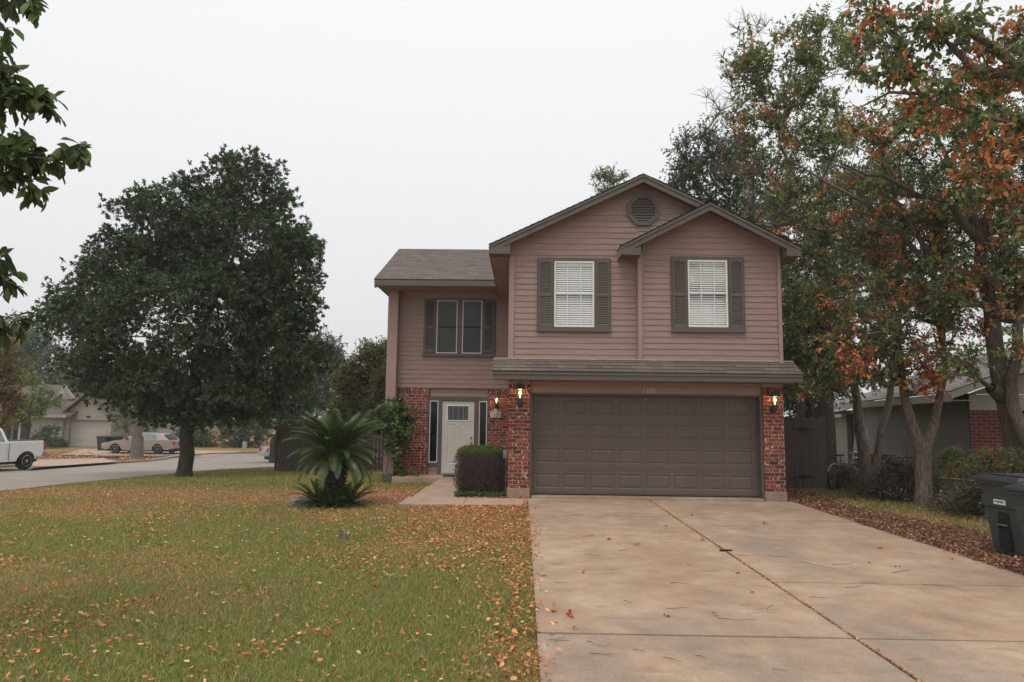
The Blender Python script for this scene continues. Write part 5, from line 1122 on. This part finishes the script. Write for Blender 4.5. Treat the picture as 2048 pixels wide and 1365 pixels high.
make_tree('elm_tree','near overhanging limbs with large orange and green leaves in the upper right corner','tree',tuple(bD),trD,TD,.26,7,6,.095,G_DARK[1:3]+G_MID,None,55,None,oz=[(at(1890,235,YD),.3),(at(1990,90,YD),.3),(at(1990,330,YD),.35),(at(2040,180,YD),.25),(at(1700,20,YD),.2)],droop=.45,rich=True,bare=.3,orange=OR,orange_p=.28,r_tip=.0045,twig_r=.0028,step=.3,width=.52,k=8,up=.0)
# dark backdrop trees behind the houses
def back_tree(label, lobes, bpx, Y, n, seed, ls=.16, cr=.8, pal=G_DARK, op=.0, tr=.16, lean=None, ntw=9, nlf=9, group='dark trees behind the gate', bare=.05):
    bb = at(bpx,820,Y); b0 = np.array([bb.x,Y,g1(bb.x,Y)]); Tq = lobe_pts([(*l,Y) for l in lobes], n, np.random.default_rng(seed), .7); Tq = Tq[Tq[:,2] > b0[2]+.4]; top = np.array(at(lobes[0][0],lobes[0][1],Y))
    k_ = [{'pts':[b0-[0,0,.2],b0+[0,0,1.5],b0+[0,0,3.2],b0*.4+top*.6+[0,0,.2],top],'r':[tr*1.15,tr,tr*.9,tr*.5,.03],'from':None}]
    return make_tree('broadleaf_tree',label,'tree',tuple(b0),k_,Tq,cr,ntw,nlf,ls,pal,None,seed,group,mbark=m_bark_dark,mleaf=m_leafd,step=.7,r_tip=.01,twig_r=.006,k=6,orange=OR,orange_p=op,bare=bare)
back_tree('dark dense tree rising behind the right roof slope of the house', [(1430,380,90,80),(1400,310,50,45),(1480,330,60,60),(1520,420,80,70),(1460,440,90,50),(1375,370,35,50)], 1500, 27, 200, 61)
back_tree('first thin dark trunk behind the gate with reddish brown leaves above', [(1580,480,70,70),(1540,360,60,70),(1600,590,45,60)], 1601, 21.5, 85, 62, .13, .6, G_DARK, .22, .14)
back_tree('thick dark trunk behind the middle of the gate', [(1650,420,90,80),(1640,560,70,70),(1620,690,50,60),(1590,640,30,60)], 1637, 22.5, 125, 63, .13, .65, G_DARK, .08, .24)
back_tree('third dark trunk behind the gate end beside the doorway', [(1700,560,90,80),(1680,700,60,50),(1760,470,80,90)], 1659, 20.5, 105, 64, .13, .6, G_DARK, .08, .15)
back_tree('tall dark tree behind the grey shingle roof', [(1800,420,110,110),(1720,330,90,80),(1850,560,100,70),(1760,600,70,60)], 1795, 33, 170, 65, .2, 1.1)
back_tree('large dark green tree behind the neighbour house at far right', [(1960,430,110,120),(2030,560,80,80),(2060,330,80,120),(1940,590,80,50),(2010,620,60,30)], 1990, 36, 150, 66, .2, 1.2)
back_tree('dark shaded tree filling the gap right of the house wall', [(1590,700,35,70),(1600,790,45,40),(1640,760,50,50),(1575,600,25,60),(1580,800,30,40),(1570,740,25,50)], 1618, 26, 210, 67, .14, .6, G_DARK, .04)
back_tree('airy tree top showing above the left slope of the main gable', [(1215,372,26,22),(1198,360,12,12),(1235,355,14,14),(1215,420,30,40)], 1215, 36, 60, 68, .14, .6, G_MID, .0, .1, group=None, bare=.15)

# --- climbing vine on the corner post
pV = at(785,955,18.9); bV = np.array([pV.x,18.85,g1(pV.x,18.85)])
TV = lobe_pts(lob((760,842,40,16,18.75,.3),(775,835,38,28,18.85,.35),(800,850,25,30,18.8,.3),(755,850,30,14,18.75,.3),(790,815,22,18,18.85,.25),(798,900,12,40,18.9,.2),(785,880,18,30,18.9,.2),(815,830,12,14,18.9,.2),(800,945,10,20,18.9,.15)), 160, rt_, .7)
trV = [{'pts':[bV,np.array(at(772,940,18.85)),np.array(at(778,915,18.85)),np.array(at(774,890,18.85)),np.array(at(785,860,18.85)),np.array(at(790,830,18.85))],'r':[.022,.02,.02,.018,.015,.008],'from':None}]
make_tree('climbing_vine','bright green climbing vine with twisted stem wrapped round the left corner post','vine',tuple(bV),trV,TV,.15,5,6,.085,[(.11,.19,.055),(.16,.25,.075),(.08,.14,.045),(.20,.28,.10)],None,71,mbark=m_bark,droop=.5,rich=True,r_tip=.003,twig_r=.002,step=.12,width=.85,k=6)
shrub_px('weed_plant','small leafy weed at the foot of the brick by the walk',[(830,948,10,12,18.9),(828,960,6,4,18.9)],18.9,9,.10,.07,G_MID,None,72,830,5,5,group=None)
shrub_px('weed_plant','tiny upright weed stalk standing in the lawn left of the driveway',[(693,1085,10,24,9.6)],9.6,9,.05,.022,[(.05,.08,.04),(.07,.09,.05)],None,73,692,4,6)
shrub_px('shrub','pale leaved low shrub behind the wheeled bins',[(1935,932,35,14,12.2),(1990,925,50,18,12.4),(1960,948,60,12,12.),(2040,935,40,22,12.)],12.2,100,.16,.07,[(.13,.15,.045),(.17,.18,.06),(.10,.12,.04),(.16,.11,.05)],None,74,1960,7,7,orange=[(.28,.12,.05),(.2,.08,.04)],op=.12,bare=.1)
shrub_px('shrub','bright sprig of foliage below the grey wall beside the gas meter',[(1905,915,20,24,14.5),(1890,940,20,14,14.5)],14.5,26,.14,.07,G_MID,None,75,1900,6,7)

# --- brush piles
def brush(name, label, cx, cy, rx, ry, h, n, seed, leaves=True):
    rg = np.random.default_rng(seed); A = np.column_stack([rg.normal(cx,rx*.42,n),rg.normal(cy,ry*.42,n)]); hh = h*np.exp(-(((A[:,0]-cx)/rx)**2+((A[:,1]-cy)/ry)**2)*1.2)
    z = gh(A[:,0],A[:,1])+hh*rg.random(n)**.7; A = np.column_stack([A,z]); d = unit(rg.normal(size=(n,3))*[1,1,.45]); Ln = rg.uniform(.15,.55,(n,1))
    V, F = tubes_np(A-d*Ln/2, A+d*Ln/2, np.full(n,.006), np.full(n,.0025), 3); c = pick([(.12,.09,.07),(.22,.18,.15),(.07,.05,.04),(.30,.26,.22)], n, rg=rg); C = np.repeat(c,6,0)
    m_ = n*5; P = A[rg.integers(0,n,m_)]+rg.normal(size=(m_,3))*.09; P[:,2] = np.maximum(P[:,2], gh(P[:,0],P[:,1])+.01)
    V2, F2, kv = leaf_geo(P, rg.normal(size=(m_,3)), .075*rg.uniform(.6,1.2,m_), .4, .5, False, rg); c2 = pick([(.14,.13,.09),(.20,.18,.12),(.10,.105,.06),(.34,.31,.23),(.24,.15,.09)], m_, rg=rg)
    o = link(name, np_mesh(name, np.concatenate([V,V2]), [F, F2+len(V)], np.concatenate([C,np.repeat(c2,kv,0)])), m_leaf); return tag(o, label, 'brush pile', kind='stuff')
brush('brush_pile','heap of cut grey green branches between the two forked elms', 8.35, 15.3, .95, .8, .85, 1500, 81)
brush('brush_pile','low tangle of dead sticks and leaves between elm and wheeled bins', 8.5, 12.9, .9, .9, .50, 900, 82)
brush('brush_pile','leafy brush heaped over the old bicycle by the gate', 8.2, 17.7, .55, .3, .62, 650, 83)
b = MB(); 
for a_, c_ in (((8.55,13.9,.85),(8.1,11.6,.05)),((8.4,14.0,.55),(8.9,12.6,.35)),((8.0,12.3,.25),(8.9,12.2,.3))): b.tube([a_,tuple((a_[i]+c_[i])/2+(.1 if i == 2 else .03) for i in range(3)),c_],[.016,.012,.007],6)
tag(b.build('fallen_branch', mat('dead_stick',(.24,.20,.165),.9,.2,9)), 'long bare pale branch leaning out of the brush in front of the forked elm','branch')

# ================================================================ SAGO PALM
def frond_mesh(seed, L_=1.12, curve=1.0):
    rg = np.random.default_rng(seed); n = 66; ts = np.linspace(0,1,24); ang = -curve*ts**1.5; x = np.concatenate([[0],np.cumsum(np.cos(ang[:-1])*L_/23)]); z = np.concatenate([[0],np.cumsum(np.sin(ang[:-1])*L_/23)])
    V = []; F = []
    t = np.linspace(.13,.995,n); px_ = np.interp(t,ts,x); pz = np.interp(t,ts,z); an = np.interp(t,ts,ang)
    for i in range(n):
        ln = .175*(math.sin(PI*min(1,t[i]*.93+.10))**.55)*(1 if t[i] < .96 else .8); T_ = np.array([math.cos(an[i]),0,math.sin(an[i])]); U = np.array([-math.sin(an[i]),0,math.cos(an[i])])
        for s in (-1,1):
            d = np.array([0,s,0])*.80+T_*(.50+.25*t[i])+U*.36+rg.normal(size=3)*.03; d /= np.linalg.norm(d); p = np.array([px_[i],s*.005,pz[i]]); w = T_*.0056
            m_ = p+d*ln*.55; e = p+d*ln-U*ln*.12; b = len(V); V += [p-w,p+w,m_-w,m_+w,e]; F += [(b,b+1,b+3,b+2),(b+2,b+3,b+4,b+4)]
    tri = [f[:3] for f in F if f[2] == f[3]]; q = [f for f in F if f[2] != f[3]]; V = np.array(V)
    mb = MB().tube([(x[i],0,z[i]-.004) for i in range(0,24,2)]+[(x[-1],0,z[-1])], [.011*(1-.75*i/12) for i in range(13)], 5)
    b = len(V); V = np.concatenate([V,np.array([tuple(v) for v in mb.v])]); qq = [tuple(i+b for i in f) for f in mb.f if len(f) == 4]
    C = np.concatenate([np.repeat(pick([(.05,.095,.02),(.075,.125,.03),(.04,.072,.018)],b//5,jit=.1,rg=rg),5,0),np.tile([[.13,.14,.05]],(len(V)-b,1))])
    return np_mesh('frond', V, [np.array(q+qq), np.array(tri)], C)
m_frond = mat_attr('frond_leaf', .38, .22, .55)
pS = gp(668,1013); sg = root('sago_palm', (pS.x,pS.y,pS.z), 'broad dark green sago palm on a short shaggy trunk in the front lawn', 'palm')
def make_sago(r, h, R, n, seed, tilt0, tilt1, sc, trunk=True, off=(0,0)):
    rg = np.random.default_rng(seed); fm = [frond_mesh(seed*10+i, 1.12, c) for i, c in enumerate((.62,.85,1.05,1.35,.9))]
    for f in fm: f.materials.append(m_frond)
    if trunk:
        mb = MB().lathe(0,0,[(R*.75,-.08),(R,.05),(R*.95,h*.5),(R*.9,h*.85),(R*.6,h),(.02,h+.06)],16)
        for i in range(150):
            a = i*2.399; z = .03+h*.95*i/150; rr = R*.95; c, s = math.cos(a), math.sin(a); L0 = rg.uniform(.05,.10)
            mb.add([(c*rr-s*.025,s*rr+c*.025,z),(c*rr+s*.025,s*rr-c*.025,z),(c*(rr+L0),s*(rr+L0),z+.035+rg.uniform(0,.03)),(c*rr,s*rr,z+.04)],[(0,1,2),(0,2,3),(1,3,2)])
        mb.build('trunk', mat('palm_trunk',(.028,.021,.016),.95,col2=(.07,.052,.04),scale=16,bump=1.,bscale=22), r, local=True)
    for i in range(n):
        q = (i+.5)/n; el = (tilt0+(.66-tilt0)*(q/.62) if q < .62 else .40+(tilt1-.40)*(q-.62)/.38)+rg.normal()*.06; a = i*2.39996+rg.normal()*.12
        k_ = 0 if el > 1.1 else (1 if el > .75 else (2 if el > .3 else 3)); me = fm[k_ if rg.random() > .2 else 4]
        o = bpy.data.objects.new('frond', me); COL.objects.link(o); o.parent = r; o.scale = (sc*rg.uniform(.9,1.08)*(1 if el > .5 else .86),)*3
        o.location = (off[0]+.06*math.cos(a), off[1]+.06*math.sin(a), h-.02*q); o.rotation_euler = (rg.normal()*.12, -el, a)
make_sago(sg, 1.0, .19, 96, 5, 1.25, -.38, .93)
m_k = root('sago_pup', (pS.x+.28,pS.y-.12,pS.z), 'small bushy palm offset at the right foot of the big palm', 'palm', 'offshoots at the palm foot'); make_sago(m_k, .06, .05, 40, 6, 1.3, .05, .52)
m_k = root('sago_pup', (pS.x-.25,pS.y-.15,pS.z), 'small bushy palm offset at the left foot of the big palm, next to the rock', 'palm', 'offshoots at the palm foot'); make_sago(m_k, .06, .05, 40, 7, 1.3, .05, .52)
m_k = root('sago_pup', (pS.x+.02,pS.y-.30,pS.z), 'upright palm offset growing directly in front of the shaggy trunk', 'palm', 'offshoots at the palm foot'); make_sago(m_k, .05, .05, 22, 8, 1.45, .5, .42)
# rock
def rock(loc, sx, sy, sz, seed, label):
    rg = np.random.default_rng(seed); import bmesh
    bm = bmesh.new(); bmesh.ops.create_icosphere(bm, subdivisions=4, radius=1)
    pl = [(unit(rg.normal(size=3)), rg.uniform(.55,.85)) for _ in range(12)]
    for v in bm.verts:
        p = np.array(v.co)
        for nrm, d in pl:
            t = p@nrm
            if t > d: p = p-nrm*(t-d)*.85
        p = p*(1+.05*math.sin(p[0]*9+seed)*math.cos(p[1]*7)+.03*math.sin(p[2]*23+p[0]*17)); v.co = (p[0]*sx,p[1]*sy,max(p[2],-.4)*sz)
    me = bpy.data.meshes.new('rock'); bm.to_mesh(me); bm.free(); o = link('rock', me, mat('limestone',(.15,.12,.10),.95,col2=(.34,.285,.235),scale=5,bump=1.,bscale=18)); o.location = loc; return tag(o, label, 'rock')
p = gp(606,1013); rock((p.x,p.y,p.z+.04), .31,.20,.17, 3, 'flat topped pale limestone rock at the left foot of the palm')
p = gp(578,1006); rock((p.x,p.y,p.z+.01), .10,.08,.05, 8, 'small half buried stone left of the limestone rock')

# ================================================================ CLIPPED SHRUB
SBx, SBy, SBz = -.87, 14.95, -.03
sb = root('clipped_shrub', (SBx,SBy,SBz), 'boxy clipped shrub, bare purplish twigs with a green leafy top, beside the left garage pillar', 'shrub')
rg = np.random.default_rng(91); n = 3600
U_ = rg.uniform(-1,1,(n,3)); e_ = 4.; U_ = U_/(np.sum(np.abs(U_)**e_,1,keepdims=True)**(1/e_)); rr = rg.uniform(.55,1,(n,1))**.4; hx, hy, hz = .55,.62,.50
P1 = U_*rr*[hx,hy,hz]+[0,0,hz+.03]; P0 = P1*[.55,.55,.7]+rg.normal(size=(n,3))*.06; P0[:,2] = np.maximum(P0[:,2]-.12,0)
V, F = tubes_np(P0, P1, np.full(n,.0035), np.full(n,.0014), 3); C = np.repeat(pick([(.12,.085,.08),(.17,.125,.12),(.07,.05,.05),(.24,.19,.18)],n,rg=rg),6,0)
link('twigs', np_mesh('twigs', V, [F], C), mat_attr('twig_bark',.8), sb)
nl = 26000; U_ = rg.uniform(-1,1,(nl,3)); U_ = U_/(np.sum(np.abs(U_)**e_,1,keepdims=True)**(1/e_)); topm = U_[:,2] > .80; prob = np.where(topm, 1., np.where(U_[:,0] < -.75,.42,.22)+.35*np.clip(U_[:,0]-.4,0,1)); keep = rg.random(nl) < prob; U_ = U_[keep]
rr = rg.uniform(.75,1.06,(len(U_),1)); P = U_*rr*[hx,hy,hz]+[0,0,hz+.03]; tp = U_[:,2] > .78
V, F, kv = leaf_geo(P, U_+rg.normal(size=P.shape)*.8, .030*rg.uniform(.7,1.4,len(P)), .6, .4, False, rg)
C = np.where(tp[:,None], pick([(.15,.19,.055),(.20,.23,.075),(.10,.13,.04)],len(P),rg=rg), pick([(.09,.10,.05),(.14,.08,.065),(.22,.08,.06),(.20,.22,.10),(.11,.075,.065)],len(P),[4,4,1.5,1.5,5],rg=rg))
link('foliage', np_mesh('foliage', V, [F], np.repeat(C,kv,0)), m_leaf, sb)
rg2 = np.random.default_rng(92); n = 1400; P = np.column_stack([rg2.uniform(-1.38,-.3,n), 14.2+np.abs(rg2.normal(0,.16,n)), rg2.uniform(0,.09,n)]); 
V, F, kv = leaf_geo(P, rg2.normal(size=(n,3))+[0,0,.6], .04*rg2.uniform(.6,1.3,n), .75, .3, False, rg2)
o = link('ground_cover', np_mesh('ground_cover', V, [F], np.repeat(pick([(.10,.16,.07),(.07,.12,.05),(.14,.19,.09)],n,rg=rg2),kv,0)), m_leaf); tag(o,'low green creeping plants along the walk under the clipped shrub','plants',kind='stuff')

# ================================================================ GRASS, LITTER
def scatter(n, x0, x1, y0, y1, rg, dens=None):
    X = rg.uniform(x0,x1,n); Y = rg.uniform(y0,y1,n)
    if dens is not None: k = rg.random(n) < dens(X,Y); X, Y = X[k], Y[k]
    return X, Y
def blades(X, Y, h, w, rg, lean=.5):
    n = len(X); Z = gh(X,Y)-.005; a = rg.uniform(0,2*PI,n); H = h*rg.uniform(.5,1.25,n); S = np.column_stack([np.cos(a),np.sin(a),np.zeros(n)])*(w*rg.uniform(.7,1.3,n))[:,None]/2
    P = np.column_stack([X,Y,Z]); ln = rg.normal(size=(n,2))*lean; tip = P+np.column_stack([ln[:,0]*H,ln[:,1]*H,H]); mid = P+np.column_stack([ln[:,0]*H*.3,ln[:,1]*H*.3,H*.6])
    V = np.stack([P-S,P+S,mid+S*.8,mid-S*.8,tip],1).reshape(-1,3); b = np.arange(n)[:,None]*5; return V, b+np.array([0,1,2,3]), b+np.array([3,2,4])
def lawn(name, label, parts, seed):
    rg = np.random.default_rng(seed); Vs=[];Q=[];Tt=[];Cs=[];off=0
    for (n,x0,x1,y0,y1,h,w) in parts:
        def dens(x,y):
            d = np.where(in_drive(x,y),0,1.)*np.where((x > -2.32)&(x < .12)&(y > 12.92)&(y < 14.08),0,1)*np.where((x > -2.25)&(x < -1.3)&(y > 14)&(y < 18.65),0,1)*np.where((x > -3.95)&(y > 18.55)&(x < 5.4),0,1)*np.where((x > -1.35)&(x < 5.45)&(y > 14),0,1)
            d = d*(1-.97*dirt_mask(x,y))*(1-.9*right_mask(x,y))*np.where((x > .12)&(x < 5.52)&(y < 14.3),0,1)
            return d*np.clip(.5+.9*fbm(x,y,1.1,40),.2,1)*np.where((x < -12.55+np.clip(y-22,0,9)*.2)&(y < 60),0,1)
        X, Y = scatter(n,x0,x1,y0,y1,rg,dens); br = brown_mask(X,Y); V,q_,t_ = blades(X,Y,h,w,rg); Vs.append(V);Q.append(q_+off);Tt.append(t_+off);off += len(V)
        isb = rg.random(len(X)) < br*.70+.20; g = pick([(.27,.30,.085),(.33,.35,.11),(.22,.25,.07),(.40,.39,.15)],len(X),jit=.12,rg=rg); bb = pick([(.52,.36,.17),(.42,.27,.12),(.60,.45,.24),(.34,.23,.10)],len(X),jit=.12,rg=rg)
        Cs.append(np.repeat(np.where(isb[:,None],bb,g),5,0))
    o = link(name, np_mesh(name, np.concatenate(Vs), [np.concatenate(Q),np.concatenate(Tt)], np.concatenate(Cs)), mat_attr('grass_blade',.75,.35,.15)); return tag(o,label,'grass',kind='stuff')
lawn('grass','short lawn grass with green and straw coloured patches',[(150000,-5.5,.14,2.6,7.5,.045,.0055),(120000,-9,.14,7.5,12,.045,.0075),(120000,-13,.14,12,18,.05,.011),(70000,-13,-1.5,18,27,.06,.017),(16000,-12,-2,26,34,.07,.03),(3000,-12.4,-5.5,2.6,7.5,.05,.008)],101)
lawn('grass','longer grass at the feet of the elms right of the driveway',[(15000,5.5,11,9,18,.08,.011)],102)
def litter(name, label, X, Y, size, pal, w, seed, lift=.03, rich=False, flat=.35):
    rg = np.random.default_rng(seed); n = len(X); P = np.column_stack([X,Y,gh(X,Y)+rg.uniform(.004,lift,n)]); D = rg.normal(size=(n,3))*[1,1,flat]
    Du = unit(D); r_ = unit(np.column_stack([rg.normal(0,.35,n),rg.normal(0,.35,n),np.ones(n)])); S = unit(np.cross(Du,r_)); U = np.cross(S,Du); s = size*rg.uniform(.55,1.25,n)
    sc = s[:,None]; wd = sc*rg.uniform(.22,.34,(n,1)); cu = sc*rg.uniform(.02,.22,(n,1))
    c2_ = sc*rg.uniform(-.12,.22,(n,1)); sk = sc*rg.normal(0,.06,(n,1))
    V = np.stack([P-Du*sc*.5+U*cu, P-Du*sc*.18+S*wd*.9+U*cu*.9, P+Du*sc*.2+S*(wd+sk)+U*c2_, P+Du*sc*.55+U*c2_, P+Du*sc*.15-S*wd*.85+U*cu*.7, P-Du*sc*.22-S*(wd-sk)*.8+U*cu, P+Du*sc*.02],1)
    b = np.arange(n)[:,None]*7; F = np.concatenate([b+np.array(t) for t in [(i,(i+1)%6,6) for i in range(6)]])
    o = link(name, np_mesh(name, V.reshape(-1,3), [F], np.repeat(pick(pal,n,w,jit=.25,rg=rg),7,0)), mat_attr('dead_leaf',.75,.12,.2)); return tag(o,label,'fallen leaves',kind='stuff')
LP = [(.60,.25,.11),(.54,.19,.075),(.62,.34,.18),(.36,.13,.055),(.62,.42,.26),(.52,.26,.12)]
rg = np.random.default_rng(111)
def lit_dens(x,y):
    d = .07+.62*np.clip(fbm(x,y,.9,50)*4-2.25,0,1)*np.clip(1.5-(y-6)*.09,.25,1)+.12*brown_mask(x,y)
    d += .95*np.clip((x+1.7)/1.2,0,1)*np.clip((y-8.2)/2.,0,1)*(y < 12.95)+.45*np.clip((x+3.2)/2,0,1)*np.clip((y-7.5)/2,0,1)*(y < 12.95)
    d += .9*np.exp(-((x-.04)/.16)**2)+.45*np.exp(-((x-.0)/.4)**2)*(y < 9)
    d += .35*np.exp(-((y-14.6+.1*x)/1.2)**2)*(x < -3.6)
    ok = (x < .30)&~((x > -2.3)&(x < .1)&(y > 12.95)&(y < 18.6)&~((x > -1.3)&(y > 14.05)))&~((x > -3.9)&(y > 18.6))
    return np.clip(d,0,1)*ok*np.where((x > .14)&(rg.random(len(x)) < .80),0,1)
parts = [scatter(17000,-6,.3,3,7.5,rg,lit_dens),scatter(30000,-9,.3,7.5,13,rg,lit_dens),scatter(30000,-13,.1,13,21,rg,lit_dens),scatter(2600,-1.35,.12,12.6,14.3,rg,lambda x,y: np.where((y < 12.95)|(y > 14.06)|(x > .02),1.,.02))]
X = np.concatenate([p[0] for p in parts]); Y = np.concatenate([p[1] for p in parts])
litter('fallen_leaves','dry orange and tan leaves scattered thickly over the front lawn',X,Y,.043,LP,[4,5,2,4,1,3],112,lift=.045)
rg = np.random.default_rng(113)
X, Y = scatter(34000,5.3,9.8,7,17.4,rg,lambda x,y: np.clip(right_mask(x,y)*1.2+.14,0,1)*(x > 5.46))
litter('leaf_mulch','brown leaf mulch covering the strip between driveway and elms',X,Y,.045,[(.30,.14,.08),(.19,.09,.055),(.40,.20,.11),(.12,.07,.05),(.44,.26,.16)],[4,4,3,2,2],114)
X, Y = scatter(5200,-4.4,-2.0,12.9,17.2,rg,lambda x,y: dirt_mask(x,y)*.8)
litter('wood_chips','orange tan wood chips and leaf crumbs on the bare bed beside the walk',X,Y,.035,[(.42,.22,.12),(.34,.16,.08),(.50,.30,.18),(.26,.12,.06)],None,115,lift=.012)
X, Y = scatter(22000,-42,-21,24,47,rg,lambda x,y: np.clip(.55+fbm(x,y,2,60)*.5,0,1)*((x < -21.9-.0*y)|(y > 30))*(gh(x,y) < 0)*~((y < 44.2)&(x > -21.6+.0*y)))
litter('fallen_leaves','rust coloured leaves over the far front yard across the street',X,Y,.14,[(.42,.20,.11),(.32,.14,.07),(.48,.30,.16),(.25,.11,.06)],None,116,lift=.05)
# joints of the driveway filled with crumbs
X = np.concatenate([rg.normal(2.59,.012,1500),rg.uniform(.15,2.55,260)]); Y = np.concatenate([rg.uniform(2,14.1,1500),9.9+rg.normal(0,.012,260)])
litter('joint_debris','brown leaf crumbs packed in the driveway joints',X,Y,.020,LP,None,117,lift=.022)

# single leaves and twigs on the driveway
DG = 'single dead leaves on the driveway'; lm = mat_attr('dead_leaf',.75)
def one_leaf(px, py, s, label, seed, grp=DG, col=None):
    rg = np.random.default_rng(seed); p = gp(px,py); n = 6; P = np.zeros((n,3)); P[:,:2] = rg.normal(0,s*.35,(n,2)); P[:,2] = rg.uniform(0,s*.25,n)
    D = rg.normal(size=(n,3))*[1,1,.5]; V, F, kv = leaf_geo(P, D, s*rg.uniform(.7,1.2,n), .6, 1.2, True, rg); V[:,2] = np.abs(V[:,2])
    o = link('dead_leaf', np_mesh('dead_leaf', V, [F], np.repeat(pick(col or LP[:4],n,rg=rg),kv,0)), lm); o.location = (p.x,p.y,.016); return tag(o,label,'leaf',grp)
one_leaf(1139,1236,.05,'largest orange curled leaf lying near the left edge of the driveway',200,None,[(.60,.16,.08),(.50,.13,.06)])
for i,(x,y) in enumerate([(1332,1055),(1219,1082),(1272,1092),(1405,1083),(1165,1149),(1477,1150),(1504,1190),(1431,1235),(1384,1033),(1110,1228),(1378,1133),(1335,1237),(1150,1261),(1530,1051),(1740,1130),(1795,1137),(1760,1100),(1905,1122)]):
    one_leaf(x,y,.028 if y > 1100 else .042,'small curled orange dead leaf lying alone on the driveway concrete',210+i)
TG = 'thin twigs on the driveway'; tm = mat('twig_dark',(.06,.045,.04),.9,.3,20)
for i,(x,y,l) in enumerate([(1085,1150,.16),(1125,1170,.14),(1185,1112,.22),(1355,1222,.2),(1120,1285,.16),(1130,1290,.15),(1200,1288,.2),(1280,1305,.10),(1350,1320,.16),(1200,1312,.14),(1405,1318,.1),(1560,1345,.1),(1360,1170,.2),(1260,1205,.12),(1475,1242,.34),(1550,1222,.14),(1640,1128,.5),(1700,1133,.4),(1560,1115,.3),(1820,1150,.4),(1880,1175,.35),(1720,1180,.3),(1640,1200,.2),(1450,1106,.12),(1250,1105,.15)]):
    rg = np.random.default_rng(400+i); p = gp(x,y); a = rg.uniform(-.5,.5); b = MB(); q_ = [(0,0,.004)]
    for k in range(4): a += rg.normal()*.35; q_.append((q_[-1][0]+l/4*math.cos(a),q_[-1][1]+l/4*math.sin(a),.004+.006*rg.random()))
    b.tube(q_,[.0021,.002,.0017,.0015,.001],4); o = b.build('twig',tm); o.location = (p.x-l/2,p.y,.015); tag(o,'thin dark twig lying on the pale driveway concrete','twig',TG)
p = gp(1449,1105); o = MB().box(-.06,.06,-.02,.02,0,.02).box(.04,.10,-.012,.03,.004,.016).build('bark_chip', m_black, bev=.005); o.location = (p.x,p.y,.015); tag(o,'small black chip lying near the centre joint of the driveway','debris')

# ================================================================ MISTY AIR
def haze(density):
    m = bpy.data.materials.new('haze'); m.use_nodes = True; N, L = _n(m); N.remove(N['Principled BSDF']); v = N.new('ShaderNodeVolumePrincipled')
    v.inputs['Color'].default_value = (.93,.95,.97,1); v.inputs['Density'].default_value = density; v.inputs['Anisotropy'].default_value = .2; L.new(v.outputs[0], N['Material Output'].inputs['Volume'])
    o = MB().box(-225,205,-65,265,-7,17).build('haze', m); tag(o, kind='stuff'); return o
haze(.0009)
